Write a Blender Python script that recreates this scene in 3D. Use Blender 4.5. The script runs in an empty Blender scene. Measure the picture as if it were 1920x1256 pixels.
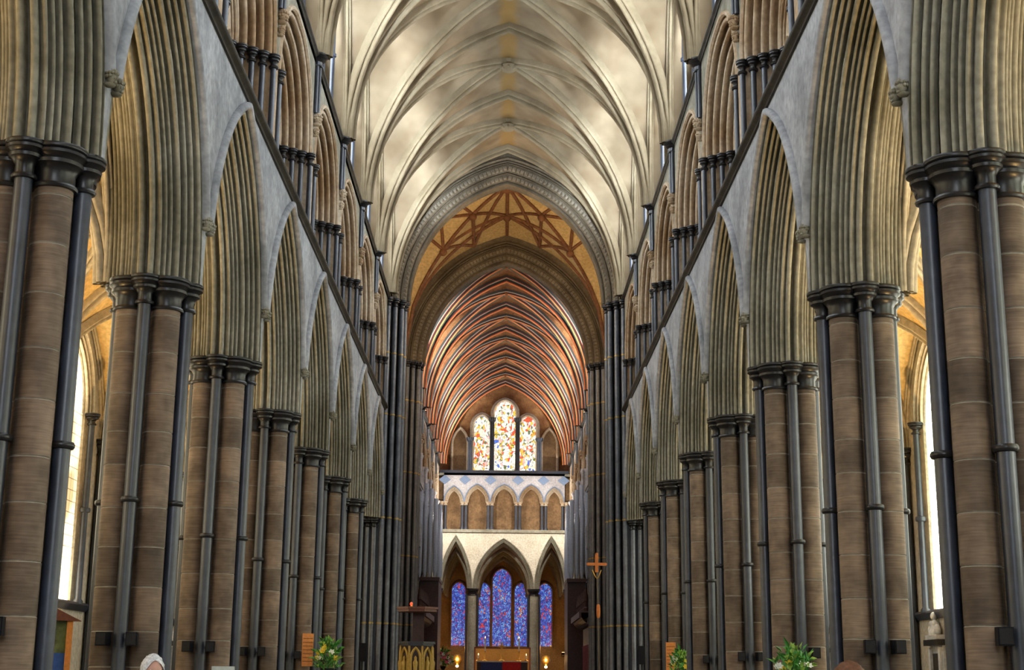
import bpy, math, random
import numpy as np
from mathutils import Matrix, Vector

random.seed(7)
PI = math.pi
scene = bpy.context.scene
C = scene.collection

# ------------------------------------------------------------------ camera, world, exposure
CP, CR, CY, CX, CZ, F = 0.23594, 0.010223, 0.004174, 0.023, 1.6, 2650.0
cam_d = bpy.data.cameras.new('camera'); cam = bpy.data.objects.new('camera', cam_d); C.objects.link(cam)
cam_d.sensor_width = 36.0; cam_d.lens = F / 1920 * 36.0; cam_d.clip_end = 400
_r = Vector((math.cos(CY), -math.sin(CY), 0))
_f = Vector((math.sin(CY) * math.cos(CP), math.cos(CY) * math.cos(CP), math.sin(CP)))
_u = Vector((-math.sin(CY) * math.sin(CP), -math.cos(CY) * math.sin(CP), math.cos(CP)))
_r2 = _r * math.cos(CR) + _u * math.sin(CR); _u2 = -_r * math.sin(CR) + _u * math.cos(CR)
M = Matrix((( _r2.x, _u2.x, -_f.x, CX), (_r2.y, _u2.y, -_f.y, 0), (_r2.z, _u2.z, -_f.z, CZ), (0, 0, 0, 1)))
cam.matrix_world = M
scene.camera = cam

world = bpy.data.worlds.new('sky'); scene.world = world; world.use_nodes = True
world.node_tree.nodes['Background'].inputs[0].default_value = (0.62, 0.74, 1.0, 1)
world.node_tree.nodes['Background'].inputs[1].default_value = 1.0

scene.view_settings.view_transform = 'Standard'
scene.view_settings.look = 'None'
scene.view_settings.gamma = 1.0
scene.view_settings.use_curve_mapping = False
scene.view_settings.exposure = -1.2
scene.cycles.use_denoising = True
scene.cycles.max_bounces = 5
scene.cycles.use_adaptive_sampling = True
scene.cycles.adaptive_threshold = 0.08
scene.cycles.diffuse_bounces = 2
scene.cycles.glossy_bounces = 2
scene.cycles.sample_clamp_indirect = 6.0
scene.cycles.caustics_reflective = False
scene.cycles.caustics_refractive = False

# window radiance (daylight behind the glass) and lamp powers
L_CLER, L_AISLE_L, L_AISLE_R, L_WEST, L_CHOIR = 34.0, 18.0, 24.0, 24.0, 18.0
P_TRIF, P_AISLE, P_CROSS, P_SILL = 1300.0, 9500.0, 2600.0, 14000.0  # P_SILL feeds spots added to whiten the vault sides

# ------------------------------------------------------------------ materials
MATS = {}
def nt(name):
    m = bpy.data.materials.new(name); m.use_nodes = True; MATS[name] = m
    t = m.node_tree; b = t.nodes['Principled BSDF']
    return m, t, b
def N(t, kind, **kw):
    n = t.nodes.new(kind)
    for k, v in kw.items(): setattr(n, k, v)
    return n
def rgb(c): return (c[0], c[1], c[2], 1)

def stone(name, c1, c2, rough=0.8, amp=0.19, scale=0.5, fine=9.0, bump=0.15, rnd=0.0, bands=None, spec=0.3, stain=None, course=None):
    m, t, b = nt(name); L = t.links
    g = N(t, 'ShaderNodeNewGeometry')
    n1 = N(t, 'ShaderNodeTexNoise'); n1.inputs['Scale'].default_value = scale; n1.inputs['Detail'].default_value = 3; n1.inputs['Roughness'].default_value = 0.65
    L.new(g.outputs['Position'], n1.inputs['Vector'])
    r1 = N(t, 'ShaderNodeValToRGB'); r1.color_ramp.elements[0].position = 0.34; r1.color_ramp.elements[1].position = 0.68
    r1.color_ramp.elements[0].color = rgb(c1); r1.color_ramp.elements[1].color = rgb(c2)
    L.new(n1.outputs['Fac'], r1.inputs['Fac']); col = r1.outputs['Color']
    n2 = N(t, 'ShaderNodeTexNoise'); n2.inputs['Scale'].default_value = fine; n2.inputs['Detail'].default_value = 2
    if bands:
        mp = N(t, 'ShaderNodeMapping'); mp.inputs['Scale'].default_value = bands; L.new(g.outputs['Position'], mp.inputs['Vector']); L.new(mp.outputs['Vector'], n2.inputs['Vector'])
    else: L.new(g.outputs['Position'], n2.inputs['Vector'])
    mr = N(t, 'ShaderNodeMapRange'); mr.inputs[1].default_value = 0.3; mr.inputs[2].default_value = 0.7; mr.inputs[3].default_value = 1 - amp; mr.inputs[4].default_value = 1 + amp
    L.new(n2.outputs['Fac'], mr.inputs[0]); fac = mr.outputs[0]
    if rnd:
        oi = N(t, 'ShaderNodeObjectInfo'); m2 = N(t, 'ShaderNodeMapRange'); m2.inputs[3].default_value = 1 - rnd; m2.inputs[4].default_value = 1 + rnd
        L.new(oi.outputs['Random'], m2.inputs[0]); mu = N(t, 'ShaderNodeMath', operation='MULTIPLY'); L.new(fac, mu.inputs[0]); L.new(m2.outputs[0], mu.inputs[1]); fac = mu.outputs[0]
    if course:      # faint mortar joints of the coursed masonry (too fine to pick apart)
        w = N(t, 'ShaderNodeTexBrick'); w.inputs['Scale'].default_value = 1.0; w.inputs['Brick Width'].default_value = course[0]; w.inputs['Row Height'].default_value = course[1]
        w.inputs['Mortar Size'].default_value = 0.012; w.inputs['Color1'].default_value = (1, 1, 1, 1); w.inputs['Color2'].default_value = (0.86, 0.86, 0.86, 1); w.inputs['Mortar'].default_value = (0.62, 0.62, 0.62, 1)
        sp = N(t, 'ShaderNodeSeparateXYZ'); L.new(g.outputs['Position'], sp.inputs[0]); cb = N(t, 'ShaderNodeCombineXYZ')
        ad = N(t, 'ShaderNodeMath', operation='ADD'); L.new(sp.outputs[0], ad.inputs[0]); L.new(sp.outputs[1], ad.inputs[1])
        L.new(ad.outputs[0], cb.inputs[0]); L.new(sp.outputs[2], cb.inputs[1]); L.new(cb.outputs[0], w.inputs['Vector'])
        bw = N(t, 'ShaderNodeRGBToBW'); L.new(w.outputs['Color'], bw.inputs[0]); mu = N(t, 'ShaderNodeMath', operation='MULTIPLY'); L.new(fac, mu.inputs[0]); L.new(bw.outputs[0], mu.inputs[1]); fac = mu.outputs[0]
    vm = N(t, 'ShaderNodeVectorMath', operation='SCALE'); L.new(col, vm.inputs[0]); L.new(fac, vm.inputs['Scale']); col = vm.outputs[0]
    if stain:       # ochre wash along the crown of the vault
        sp = N(t, 'ShaderNodeSeparateXYZ'); L.new(g.outputs['Position'], sp.inputs[0])
        ab = N(t, 'ShaderNodeMath', operation='ABSOLUTE'); L.new(sp.outputs[0], ab.inputs[0])
        n3 = N(t, 'ShaderNodeTexNoise'); n3.inputs['Scale'].default_value = 1.6; L.new(g.outputs['Position'], n3.inputs['Vector'])
        ad = N(t, 'ShaderNodeMath', operation='MULTIPLY_ADD'); L.new(n3.outputs['Fac'], ad.inputs[0]); ad.inputs[1].default_value = 0.35; L.new(ab.outputs[0], ad.inputs[2])
        m3 = N(t, 'ShaderNodeMapRange'); m3.inputs[1].default_value = 0.34; m3.inputs[2].default_value = 0.56; m3.inputs[3].default_value = 0.75; m3.inputs[4].default_value = 0.0
        L.new(ad.outputs[0], m3.inputs[0]); mx = N(t, 'ShaderNodeMix', data_type='RGBA'); L.new(m3.outputs[0], mx.inputs['Factor']); L.new(col, mx.inputs['A']); mx.inputs['B'].default_value = rgb(stain); col = mx.outputs['Result']
    L.new(col, b.inputs['Base Color']); b.inputs['Roughness'].default_value = rough; b.inputs['Specular IOR Level'].default_value = spec
    if bump:
        bp = N(t, 'ShaderNodeBump'); bp.inputs['Strength'].default_value = bump; bp.inputs['Distance'].default_value = 0.03; L.new(n2.outputs['Fac'], bp.inputs['Height']); L.new(bp.outputs[0], b.inputs['Normal'])
    return m

def plain(name, c, rough=0.5, metal=0.0, spec=0.5, var=0.12, scale=14.0):
    m, t, b = nt(name); L = t.links
    g = N(t, 'ShaderNodeNewGeometry'); n = N(t, 'ShaderNodeTexNoise'); n.inputs['Scale'].default_value = scale; n.inputs['Detail'].default_value = 3; L.new(g.outputs['Position'], n.inputs['Vector'])
    mr = N(t, 'ShaderNodeMapRange'); mr.inputs[1].default_value = 0.3; mr.inputs[2].default_value = 0.7; mr.inputs[3].default_value = 1 - var; mr.inputs[4].default_value = 1 + var; L.new(n.outputs['Fac'], mr.inputs[0])
    vm = N(t, 'ShaderNodeVectorMath', operation='SCALE'); vm.inputs[0].default_value = c[:3]; L.new(mr.outputs[0], vm.inputs['Scale']); L.new(vm.outputs[0], b.inputs['Base Color'])
    b.inputs['Roughness'].default_value = rough; b.inputs['Metallic'].default_value = metal; b.inputs['Specular IOR Level'].default_value = spec
    return m

def glow(name, c, s):
    m, t, b = nt(name)
    b.inputs['Base Color'].default_value = rgb([x * 0.3 for x in c]); b.inputs['Emission Color'].default_value = rgb(c); b.inputs['Emission Strength'].default_value = s
    return m

def clear_glass(name, c1, c2, s, scale=1.2):
    """daylit leaded glass: soft cloudy tone and thin dark lead lines"""
    m, t, b = nt(name); L = t.links
    g = N(t, 'ShaderNodeNewGeometry'); n = N(t, 'ShaderNodeTexNoise'); n.inputs['Scale'].default_value = scale; L.new(g.outputs['Position'], n.inputs['Vector'])
    r = N(t, 'ShaderNodeValToRGB'); r.color_ramp.elements[0].position = 0.35; r.color_ramp.elements[1].position = 0.65; r.color_ramp.elements[0].color = rgb(c1); r.color_ramp.elements[1].color = rgb(c2); L.new(n.outputs['Fac'], r.inputs['Fac'])
    sp = N(t, 'ShaderNodeSeparateXYZ'); L.new(g.outputs['Position'], sp.inputs[0])
    a = N(t, 'ShaderNodeMath', operation='ADD'); L.new(sp.outputs[0], a.inputs[0]); L.new(sp.outputs[1], a.inputs[1]); cb = N(t, 'ShaderNodeCombineXYZ'); L.new(a.outputs[0], cb.inputs[0]); L.new(sp.outputs[2], cb.inputs[1])
    w = N(t, 'ShaderNodeTexBrick'); w.offset = 0.0; w.inputs['Scale'].default_value = 1.0; w.inputs['Brick Width'].default_value = 0.22; w.inputs['Row Height'].default_value = 0.3; w.inputs['Mortar Size'].default_value = 0.012
    w.inputs['Color1'].default_value = (1, 1, 1, 1); w.inputs['Color2'].default_value = (0.85, 0.85, 0.85, 1); w.inputs['Mortar'].default_value = (0.25, 0.25, 0.25, 1); L.new(cb.outputs[0], w.inputs['Vector'])
    mx = N(t, 'ShaderNodeMix', data_type='RGBA', blend_type='MULTIPLY'); mx.inputs['Factor'].default_value = 1; L.new(r.outputs['Color'], mx.inputs['A']); L.new(w.outputs['Color'], mx.inputs['B'])
    b.inputs['Base Color'].default_value = (0.1, 0.1, 0.1, 1); b.inputs['Roughness'].default_value = 0.2
    L.new(mx.outputs['Result'], b.inputs['Emission Color']); b.inputs['Emission Strength'].default_value = s
    return m

def stained(name, palette, s, scale=(3.2, 3.2, 2.4), lead=0.05, warp=0.35):
    """backlit stained glass: cells of coloured glass between leads; palette = [(upper limit, colour)]"""
    m, t, b = nt(name); L = t.links
    g = N(t, 'ShaderNodeNewGeometry'); mp = N(t, 'ShaderNodeMapping'); mp.inputs['Scale'].default_value = scale; L.new(g.outputs['Position'], mp.inputs['Vector'])
    nz = N(t, 'ShaderNodeTexNoise'); nz.inputs['Scale'].default_value = 0.8; L.new(mp.outputs[0], nz.inputs['Vector'])
    ad = N(t, 'ShaderNodeVectorMath', operation='MULTIPLY_ADD'); L.new(nz.outputs['Color'], ad.inputs[0]); ad.inputs[1].default_value = (warp * 2,) * 3; L.new(mp.outputs[0], ad.inputs[2])
    v = N(t, 'ShaderNodeTexVoronoi'); L.new(ad.outputs[0], v.inputs['Vector'])
    ve = N(t, 'ShaderNodeTexVoronoi', feature='DISTANCE_TO_EDGE'); L.new(ad.outputs[0], ve.inputs['Vector'])
    sc = N(t, 'ShaderNodeSeparateColor'); L.new(v.outputs['Color'], sc.inputs[0])
    # cells cluster: mix cell randomness with a broad noise so that colours gather in patches
    nb = N(t, 'ShaderNodeTexNoise'); nb.inputs['Scale'].default_value = 0.42; nb.inputs['Detail'].default_value = 2; L.new(mp.outputs[0], nb.inputs['Vector'])
    mm = N(t, 'ShaderNodeMath', operation='MULTIPLY_ADD'); L.new(nb.outputs['Fac'], mm.inputs[0]); mm.inputs[1].default_value = 1.1; 
    m5 = N(t, 'ShaderNodeMath', operation='MULTIPLY'); L.new(sc.outputs[0], m5.inputs[0]); m5.inputs[1].default_value = 0.6
    s5 = N(t, 'ShaderNodeMath', operation='SUBTRACT'); L.new(m5.outputs[0], s5.inputs[0]); s5.inputs[1].default_value = 0.35; L.new(s5.outputs[0], mm.inputs[2])
    r = N(t, 'ShaderNodeValToRGB'); r.color_ramp.interpolation = 'CONSTANT'
    els = r.color_ramp.elements
    while len(els) < len(palette): els.new(0.5)
    for e, (p, c) in zip(els, palette): e.position = p; e.color = rgb(c)
    L.new(mm.outputs[0], r.inputs['Fac'])
    k = N(t, 'ShaderNodeMapRange'); k.inputs[1].default_value = lead * 0.6; k.inputs[2].default_value = lead; k.inputs[3].default_value = 0.1; L.new(ve.outputs['Distance'], k.inputs[0])
    vm = N(t, 'ShaderNodeVectorMath', operation='SCALE'); L.new(r.outputs['Color'], vm.inputs[0]); L.new(k.outputs[0], vm.inputs['Scale'])
    L.new(vm.outputs[0], b.inputs['Emission Color']); b.inputs['Emission Strength'].default_value = s; b.inputs['Base Color'].default_value = (0.05, 0.05, 0.06, 1); b.inputs['Roughness'].default_value = 0.25
    return m

stone('limestone', (0.19, 0.175, 0.125), (0.37, 0.35, 0.285), bump=0.12)
stone('limestone_warm', (0.38, 0.25, 0.14), (0.66, 0.55, 0.42), bump=0.12)
stone('ashlar', (0.22, 0.225, 0.24), (0.40, 0.405, 0.425), scale=0.9, bump=0.08)
stone('drum_stone', (0.105, 0.074, 0.053), (0.24, 0.172, 0.122), scale=1.6, fine=6.0, rnd=0.34, bands=(0.5, 0.5, 7.0), bump=0.12, rough=0.6)
stone('mortar', (0.28, 0.25, 0.21), (0.36, 0.33, 0.28), bump=0)
stone('purbeck', (0.013, 0.018, 0.032), (0.034, 0.043, 0.068), rough=0.38, scale=1.5, bump=0, spec=0.8, rnd=0.2)
stone('purbeck_lit', (0.055, 0.062, 0.08), (0.12, 0.13, 0.155), rough=0.4, scale=1.5, bump=0, spec=0.7, rnd=0.25)  # lighter Purbeck copy: light on the tall shafts put into the base colour
stone('purbeck_dark', (0.007, 0.007, 0.009), (0.018, 0.017, 0.019), rough=0.34, scale=2, bump=0, spec=0.5)
stone('string_stone', (0.022, 0.018, 0.013), (0.05, 0.042, 0.03), rough=0.6, scale=2, bump=0.1)
stone('vault_plaster', (0.15, 0.10, 0.052), (0.27, 0.205, 0.128), scale=0.45, bump=0.02, fine=2.0, amp=0.07, stain=(0.24, 0.135, 0.03))
stone('vault_rib', (0.15, 0.11, 0.06), (0.27, 0.215, 0.135), bump=0.0, amp=0.06)
stone('aisle_plaster', (0.60, 0.42, 0.18), (0.72, 0.55, 0.28), scale=0.8, bump=0.08)
stone('aisle_stone', (0.46, 0.40, 0.30), (0.60, 0.54, 0.42), bump=0.12)
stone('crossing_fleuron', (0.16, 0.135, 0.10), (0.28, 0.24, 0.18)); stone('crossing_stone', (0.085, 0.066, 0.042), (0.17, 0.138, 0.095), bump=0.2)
stone('crossing_plaster', (0.52, 0.37, 0.17), (0.66, 0.50, 0.26), scale=0.7, bump=0.06)
stone('crossing_rib', (0.16, 0.075, 0.04), (0.26, 0.12, 0.06), scale=3, bump=0.1)
stone('choir_plaster', (0.15, 0.052, 0.016), (0.30, 0.145, 0.05), scale=1.1, bump=0.05)
stone('choir_wall', (0.42, 0.40, 0.42), (0.62, 0.60, 0.62), scale=0.9, bump=0.1)
stone('east_wall_stone', (0.62, 0.56, 0.44), (0.78, 0.72, 0.60), scale=0.9, bump=0.08)
stone('gallery_back', (0.13, 0.075, 0.035), (0.26, 0.155, 0.075), scale=1.2, bump=0.1)
stone('chapel_stone', (0.40, 0.24, 0.09), (0.58, 0.36, 0.14), scale=0.8, bump=0.1)
stone('paving', (0.10, 0.09, 0.08), (0.18, 0.16, 0.14), scale=0.6, bump=0.05, rough=0.45)
stone('roof_boards', (0.10, 0.07, 0.05), (0.16, 0.11, 0.07), bump=0.1)
stone('marble', (0.62, 0.62, 0.62), (0.78, 0.77, 0.75), scale=2, bump=0.03, rough=0.4)
plain('paint_red', (0.30, 0.035, 0.015), 0.7); plain('paint_green', (0.035, 0.08, 0.055), 0.7); plain('paint_cream', (0.40, 0.32, 0.24), 0.7); plain('paint_black', (0.03, 0.025, 0.022), 0.7); plain('paint_orange', (0.66, 0.20, 0.045), 0.7); plain('paint_blue', (0.22, 0.30, 0.46), 0.7)
plain('gold', (0.85, 0.45, 0.10), 0.45, 0.35); plain('gilt_band', (0.40, 0.26, 0.07), 0.5, 0.5); plain('staff_wood', (0.13, 0.09, 0.05), 0.5); plain('brass', (0.7, 0.42, 0.1), 0.3, 0.9); plain('gilt_wood', (0.52, 0.33, 0.07), 0.5, 0.2)
plain('black_plastic', (0.008, 0.008, 0.012), 0.6, spec=0.12); plain('iron', (0.02, 0.02, 0.022), 0.6, spec=0.15)
plain('oak_dark', (0.05, 0.018, 0.016), 0.5, var=0.4); plain('oak_red', (0.16, 0.05, 0.025), 0.5, var=0.25); plain('oak_orange', (0.78, 0.29, 0.06), 0.5); plain('oak_line', (0.25, 0.08, 0.02), 0.6)
plain('crimson', (0.22, 0.02, 0.035), 0.8, var=0.3); plain('frontal_red', (0.65, 0.02, 0.02), 0.8, var=0.2); plain('frontal_blue', (0.03, 0.05, 0.2), 0.8, var=0.3); plain('linen', (0.75, 0.72, 0.66), 0.8)
plain('organ_metal', (0.50, 0.58, 0.74), 0.4, 0.2, var=0.15); plain('wax', (0.85, 0.83, 0.78), 0.5)
plain('leaf', (0.08, 0.30, 0.05), 0.5, var=0.45, scale=9); plain('leaf_light', (0.30, 0.48, 0.07), 0.5, var=0.4, scale=9); plain('petal_yellow', (0.8, 0.55, 0.03), 0.6); plain('petal_white', (0.8, 0.82, 0.72), 0.6); plain('petal_pink', (0.7, 0.1, 0.2), 0.6)
plain('skin', (0.62, 0.34, 0.26), 0.55, var=0.06); plain('hair_white', (0.72, 0.73, 0.77), 0.7, var=0.35, scale=45); plain('hair_brown', (0.16, 0.065, 0.03), 0.6, var=0.3, scale=60); plain('coat', (0.05, 0.06, 0.09), 0.8); plain('jumper', (0.12, 0.05, 0.05), 0.85); plain('trousers', (0.03, 0.03, 0.035), 0.8); plain('shoe', (0.02, 0.015, 0.01), 0.5); plain('eye_white', (0.8, 0.8, 0.8), 0.3); plain('eye_dark', (0.03, 0.02, 0.02), 0.3); plain('lip', (0.45, 0.16, 0.14), 0.5)
plain('banner_blue', (0.04, 0.13, 0.5), 0.7); plain('board_grey', (0.55, 0.6, 0.58), 0.6); plain('terracotta', (0.25, 0.1, 0.05), 0.7)
plain('screen_green', (0.12, 0.16, 0.06), 0.6, var=0.5, scale=6)
clear_glass('glass_clerestory', (0.80, 0.90, 1.0), (0.88, 0.95, 1.0), L_CLER)
clear_glass('glass_aisle_left', (0.16, 0.11, 0.05), (1.0, 0.88, 0.6), L_AISLE_L, 0.4)  # look of the sunlit brown reveal painted into the glass as patches
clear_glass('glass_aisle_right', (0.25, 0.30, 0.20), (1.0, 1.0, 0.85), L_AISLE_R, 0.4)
clear_glass('glass_west', (0.84, 0.92, 1.0), (0.95, 0.97, 1.0), L_WEST)
clear_glass('glass_choir', (0.9, 0.94, 1.0), (1.0, 1.0, 1.0), L_CHOIR)
stained('glass_east_upper', [(0.0, (0.75, 0.10, 0.03)), (0.20, (0.85, 0.55, 0.05)), (0.29, (0.12, 0.16, 0.06)), (0.33, (1, 0.95, 0.75)), (0.52, (1, 0.99, 0.95)), (0.63, (0.9, 0.45, 0.4)), (0.68, (1, 0.9, 0.6)), (0.80, (0.07, 0.16, 0.6)), (0.88, (0.35, 0.05, 0.3))], 3.2, scale=(1.35, 1.35, 1.0), lead=0.05)
stained('glass_blue', [(0.0, (0.75, 0.05, 0.02)), (0.14, (0.35, 0.02, 0.14)), (0.20, (0.02, 0.03, 0.25)), (0.32, (0.04, 0.08, 0.50)), (0.44, (0.08, 0.18, 0.66)), (0.56, (0.03, 0.05, 0.36)), (0.66, (0.16, 0.36, 0.85)), (0.76, (0.22, 0.02, 0.22)), (0.83, (0.8, 0.16, 0.03)), (0.90, (0.95, 0.75, 0.15))], 2.3, scale=(2.3, 2.3, 1.7), lead=0.06)
glow('lamp_warm', (1.0, 0.7, 0.35), 12.0); glow('flame', (1.0, 0.6, 0.2), 20.0); glow('lamp_red', (1.0, 0.08, 0.03), 4.0)

# ------------------------------------------------------------------ mesh helpers
class MB:
    def __init__(s): s.v = []; s.f = []; s.m = []
    def add(s, vs, fs, mat=0):
        o = len(s.v); s.v.extend([tuple(map(float, p)) for p in vs])
        for i, f in enumerate(fs):
            s.f.append([o + k for k in f]); s.m.append(mat[i] if isinstance(mat, (list, tuple)) else mat)
        return s
    def grid(s, P, mat=0, closed=False):
        P = np.asarray(P, float); nr, nc = P.shape[:2]; o = len(s.v); s.v.extend(map(tuple, P.reshape(-1, 3)))
        for i in range(nr - 1):
            for j in range(nc if closed else nc - 1):
                k = (j + 1) % nc
                s.f.append([o + i * nc + j, o + i * nc + k, o + (i + 1) * nc + k, o + (i + 1) * nc + j]); s.m.append(mat[j] if isinstance(mat, (list, tuple)) else mat)
        return s
    def lathe(s, prof, c=(0, 0, 0), n=16, mat=0, cap=True, sx=1, sy=1, a0=0.0, a1=None):
        full = a1 is None; a = np.linspace(a0, a0 + 2 * PI if full else a1, n, endpoint=not full)
        P = [[(c[0] + r * sx * math.cos(t), c[1] + r * sy * math.sin(t), c[2] + z) for t in a] for r, z in prof]
        o = len(s.v); s.grid(P, mat, closed=full)
        if cap and full:
            s.f.append([o + j for j in range(n)][::-1]); s.m.append(mat); q = o + (len(prof) - 1) * n; s.f.append([q + j for j in range(n)]); s.m.append(mat)
        return s
    def box(s, x0, x1, y0, y1, z0, z1, mat=0):
        v = [(x, y, z) for z in (z0, z1) for y in (y0, y1) for x in (x0, x1)]
        return s.add(v, [(0, 2, 3, 1), (4, 5, 7, 6), (0, 1, 5, 4), (2, 6, 7, 3), (0, 4, 6, 2), (1, 3, 7, 5)], mat)
    def tube(s, pts, r, n=8, mat=0, cap=True):
        pts = [Vector(p) for p in pts]; rings = []
        rr = r if isinstance(r, (list, tuple)) else [r] * len(pts)
        ref = None
        for i, p in enumerate(pts):
            d = (pts[min(i + 1, len(pts) - 1)] - pts[max(i - 1, 0)]).normalized()
            if ref is None: ref = Vector((0, 0, 1)) if abs(d.z) < 0.9 else Vector((1, 0, 0))
            x = d.cross(ref).normalized(); y = d.cross(x).normalized(); ref = -y if False else ref
            rings.append([p + x * (rr[i] * math.cos(2 * PI * k / n)) + y * (rr[i] * math.sin(2 * PI * k / n)) for k in range(n)])
        o = len(s.v); s.grid([[tuple(q) for q in R] for R in rings], mat, closed=True)
        if cap: s.f.append([o + j for j in range(n)][::-1]); s.m.append(mat); q = o + (len(pts) - 1) * n; s.f.append([q + j for j in range(n)]); s.m.append(mat)
        return s
    def prism(s, poly, z0, z1, mat=0):
        n = len(poly); v = [(x, y, z0) for x, y in poly] + [(x, y, z1) for x, y in poly]
        return s.add(v, [tuple(range(n))[::-1], tuple(range(n, 2 * n))] + [(i, (i + 1) % n, n + (i + 1) % n, n + i) for i in range(n)], mat)
    def ball(s, c, rx, ry, rz, nu=10, nv=7, mat=0):
        P = [[(c[0] + rx * math.sin(PI * i / nv) * math.cos(2 * PI * j / nu), c[1] + ry * math.sin(PI * i / nv) * math.sin(2 * PI * j / nu), c[2] - rz * math.cos(PI * i / nv)) for j in range(nu)] for i in range(nv + 1)]
        return s.grid(P, mat, closed=True)
    def mesh(s, name, mats, angle=38, smooth=True):
        me = bpy.data.meshes.new(name); me.from_pydata(s.v, [], s.f)
        for m in ([mats] if isinstance(mats, str) else mats): me.materials.append(MATS[m])
        if any(s.m): me.polygons.foreach_set('material_index', s.m)
        if smooth:
            me.polygons.foreach_set('use_smooth', [True] * len(me.polygons)); me.set_sharp_from_angle(angle=math.radians(angle))
        me.validate(); me.update(); return me

def ob(name, me, parent=None, loc=(0, 0, 0), rotz=0.0, scale=None, label=None, kind=None):
    o = bpy.data.objects.new(name, me); C.objects.link(o); o.location = loc; o.rotation_euler = (0, 0, rotz)
    if scale: o.scale = scale
    if parent: o.parent = parent
    if label: o['label'] = label
    if kind: o['kind'] = kind
    return o
def thing(name, label, cat, loc=(0, 0, 0), rotz=0.0, group=None):
    o = bpy.data.objects.new(name, None); C.objects.link(o); o.location = loc; o.rotation_euler = (0, 0, rotz); o['label'] = label; o['category'] = cat
    if group: o['group'] = group
    return o
def tag(o, label, cat=None, group=None, kind=None):
    o['label'] = label
    if cat: o['category'] = cat
    if group: o['group'] = group
    if kind: o['kind'] = kind
    return o
def struct(name, label, me=None, loc=(0, 0, 0), rotz=0.0, cat=None):
    o = bpy.data.objects.new(name, me); C.objects.link(o); o.location = loc; o.rotation_euler = (0, 0, rotz); o['label'] = label; o['kind'] = 'structure'
    if cat: o['category'] = cat
    return o

# pointed arch of half-span a and rise h; b = inward offset from the outermost line
def arch_rc(a, h): R = (a * a + h * h) / (2 * a); return R, a - R
def arch_curve(a, h, b, n, u0=0.0):
    R, c = arch_rc(a, h); tm = math.acos(max(-1, min(1, -c / (R - b)))); pts = []
    for i in range(n + 1):
        t = tm * (u0 + (1 - u0) * i / n); pts.append((c + (R - b) * math.cos(t), (R - b) * math.sin(t)))
    pts[-1] = (0.0, pts[-1][1])
    return pts + [(-y, z) for y, z in pts[-2::-1]]
def arch_grid(a, h, prof, n=14, u0=0.0):
    cols = [arch_curve(a, h, b, n, u0) for b, t in prof]
    return np.array([[(prof[j][1], cols[j][i][0], cols[j][i][1]) for j in range(len(prof))] for i in range(2 * n + 1)])
def rolls(p0, p1, n, k=5, duty=0.52, amp=1.25):
    """n roll mouldings with hollows between, from p0 to p1 in the (b, t) section"""
    p0 = np.array(p0, float); p1 = np.array(p1, float); d = (p1 - p0) / n; L = np.linalg.norm(d); e = d / L; nn = np.array([e[1], -e[0]]); out = []
    for i in range(n):
        s = p0 + d * i; w = L * (1 - duty) / 2; r = L * duty / 2
        for q in range(1, 3): a = PI / 2 * q / 2; out.append(s + e * (w * 0.75 if q < 2 else w) - nn * (w * (2.8 if q < 2 else 1.0)))
        for q in range(k + 1): a = PI - PI * q / k; out.append(s + e * (L / 2 + r * math.cos(a)) + nn * (r * amp * math.sin(a)))
        out.append(s + e * (L - w) - nn * (w * 1.0)); out.append(s + e * (L - w * 0.75) - nn * (w * 2.8))
    out.append(p1 - nn * (L * (1 - duty) / 2 * 1.4))
    return [tuple(x) for x in out]

def fill_above(mb, a, h, b, t, ztop, n=14, mat=0, half=None):
    """wall face in the plane x = t from the arch line up to ztop"""
    c = arch_curve(a, h, b, n); P = [[(t, y, z), (t, y, ztop)] for y, z in c]
    mb.grid(P, mat)
    if half:
        y0 = c[0][0]
        for s in (-1, 1): mb.add([(t, s * y0, 0), (t, s * half, 0), (t, s * half, ztop), (t, s * y0, ztop)], [(0, 1, 2, 3)], mat)

def arch_poly(a, h, zb, n=8):
    """outline of a pointed light: springing at z=0, straight down to zb"""
    return [(a, zb)] + arch_curve(a, h, 0, n) + [(-a, zb)]
def pane_mesh(name, a, h, zb, mat, x=0.0, thick=0.03):
    p = arch_poly(a, h, zb); n = len(p); mb = MB()
    mb.add([(x, y, z) for y, z in p] + [(x + thick, y, z) for y, z in p], [tuple(range(n)), tuple(range(n, 2 * n))[::-1]] + [(i, n + i, n + (i + 1) % n, (i + 1) % n) for i in range(n)])
    return mb.mesh(name, mat, smooth=False)
def frame_grid(a, h, zb, prof, n=8):
    """swept surround of a pointed light: prof = [(offset outward, x)]"""
    rows = []
    for i, (off, x) in enumerate(prof):
        R, c = arch_rc(a, h); Ro = R + off; tm = math.acos(max(-1, min(1, -c / Ro)))
        pts = [(c + Ro * math.cos(tm * q / n), Ro * math.sin(tm * q / n)) for q in range(n + 1)]; pts[-1] = (0.0, pts[-1][1])
        line = [(a + off, zb)] + pts + [(-y, z) for y, z in pts[-2::-1]] + [(-a - off, zb)]
        rows.append([(x, y, z) for y, z in line])
    return np.array(rows).transpose(1, 0, 2)

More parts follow.
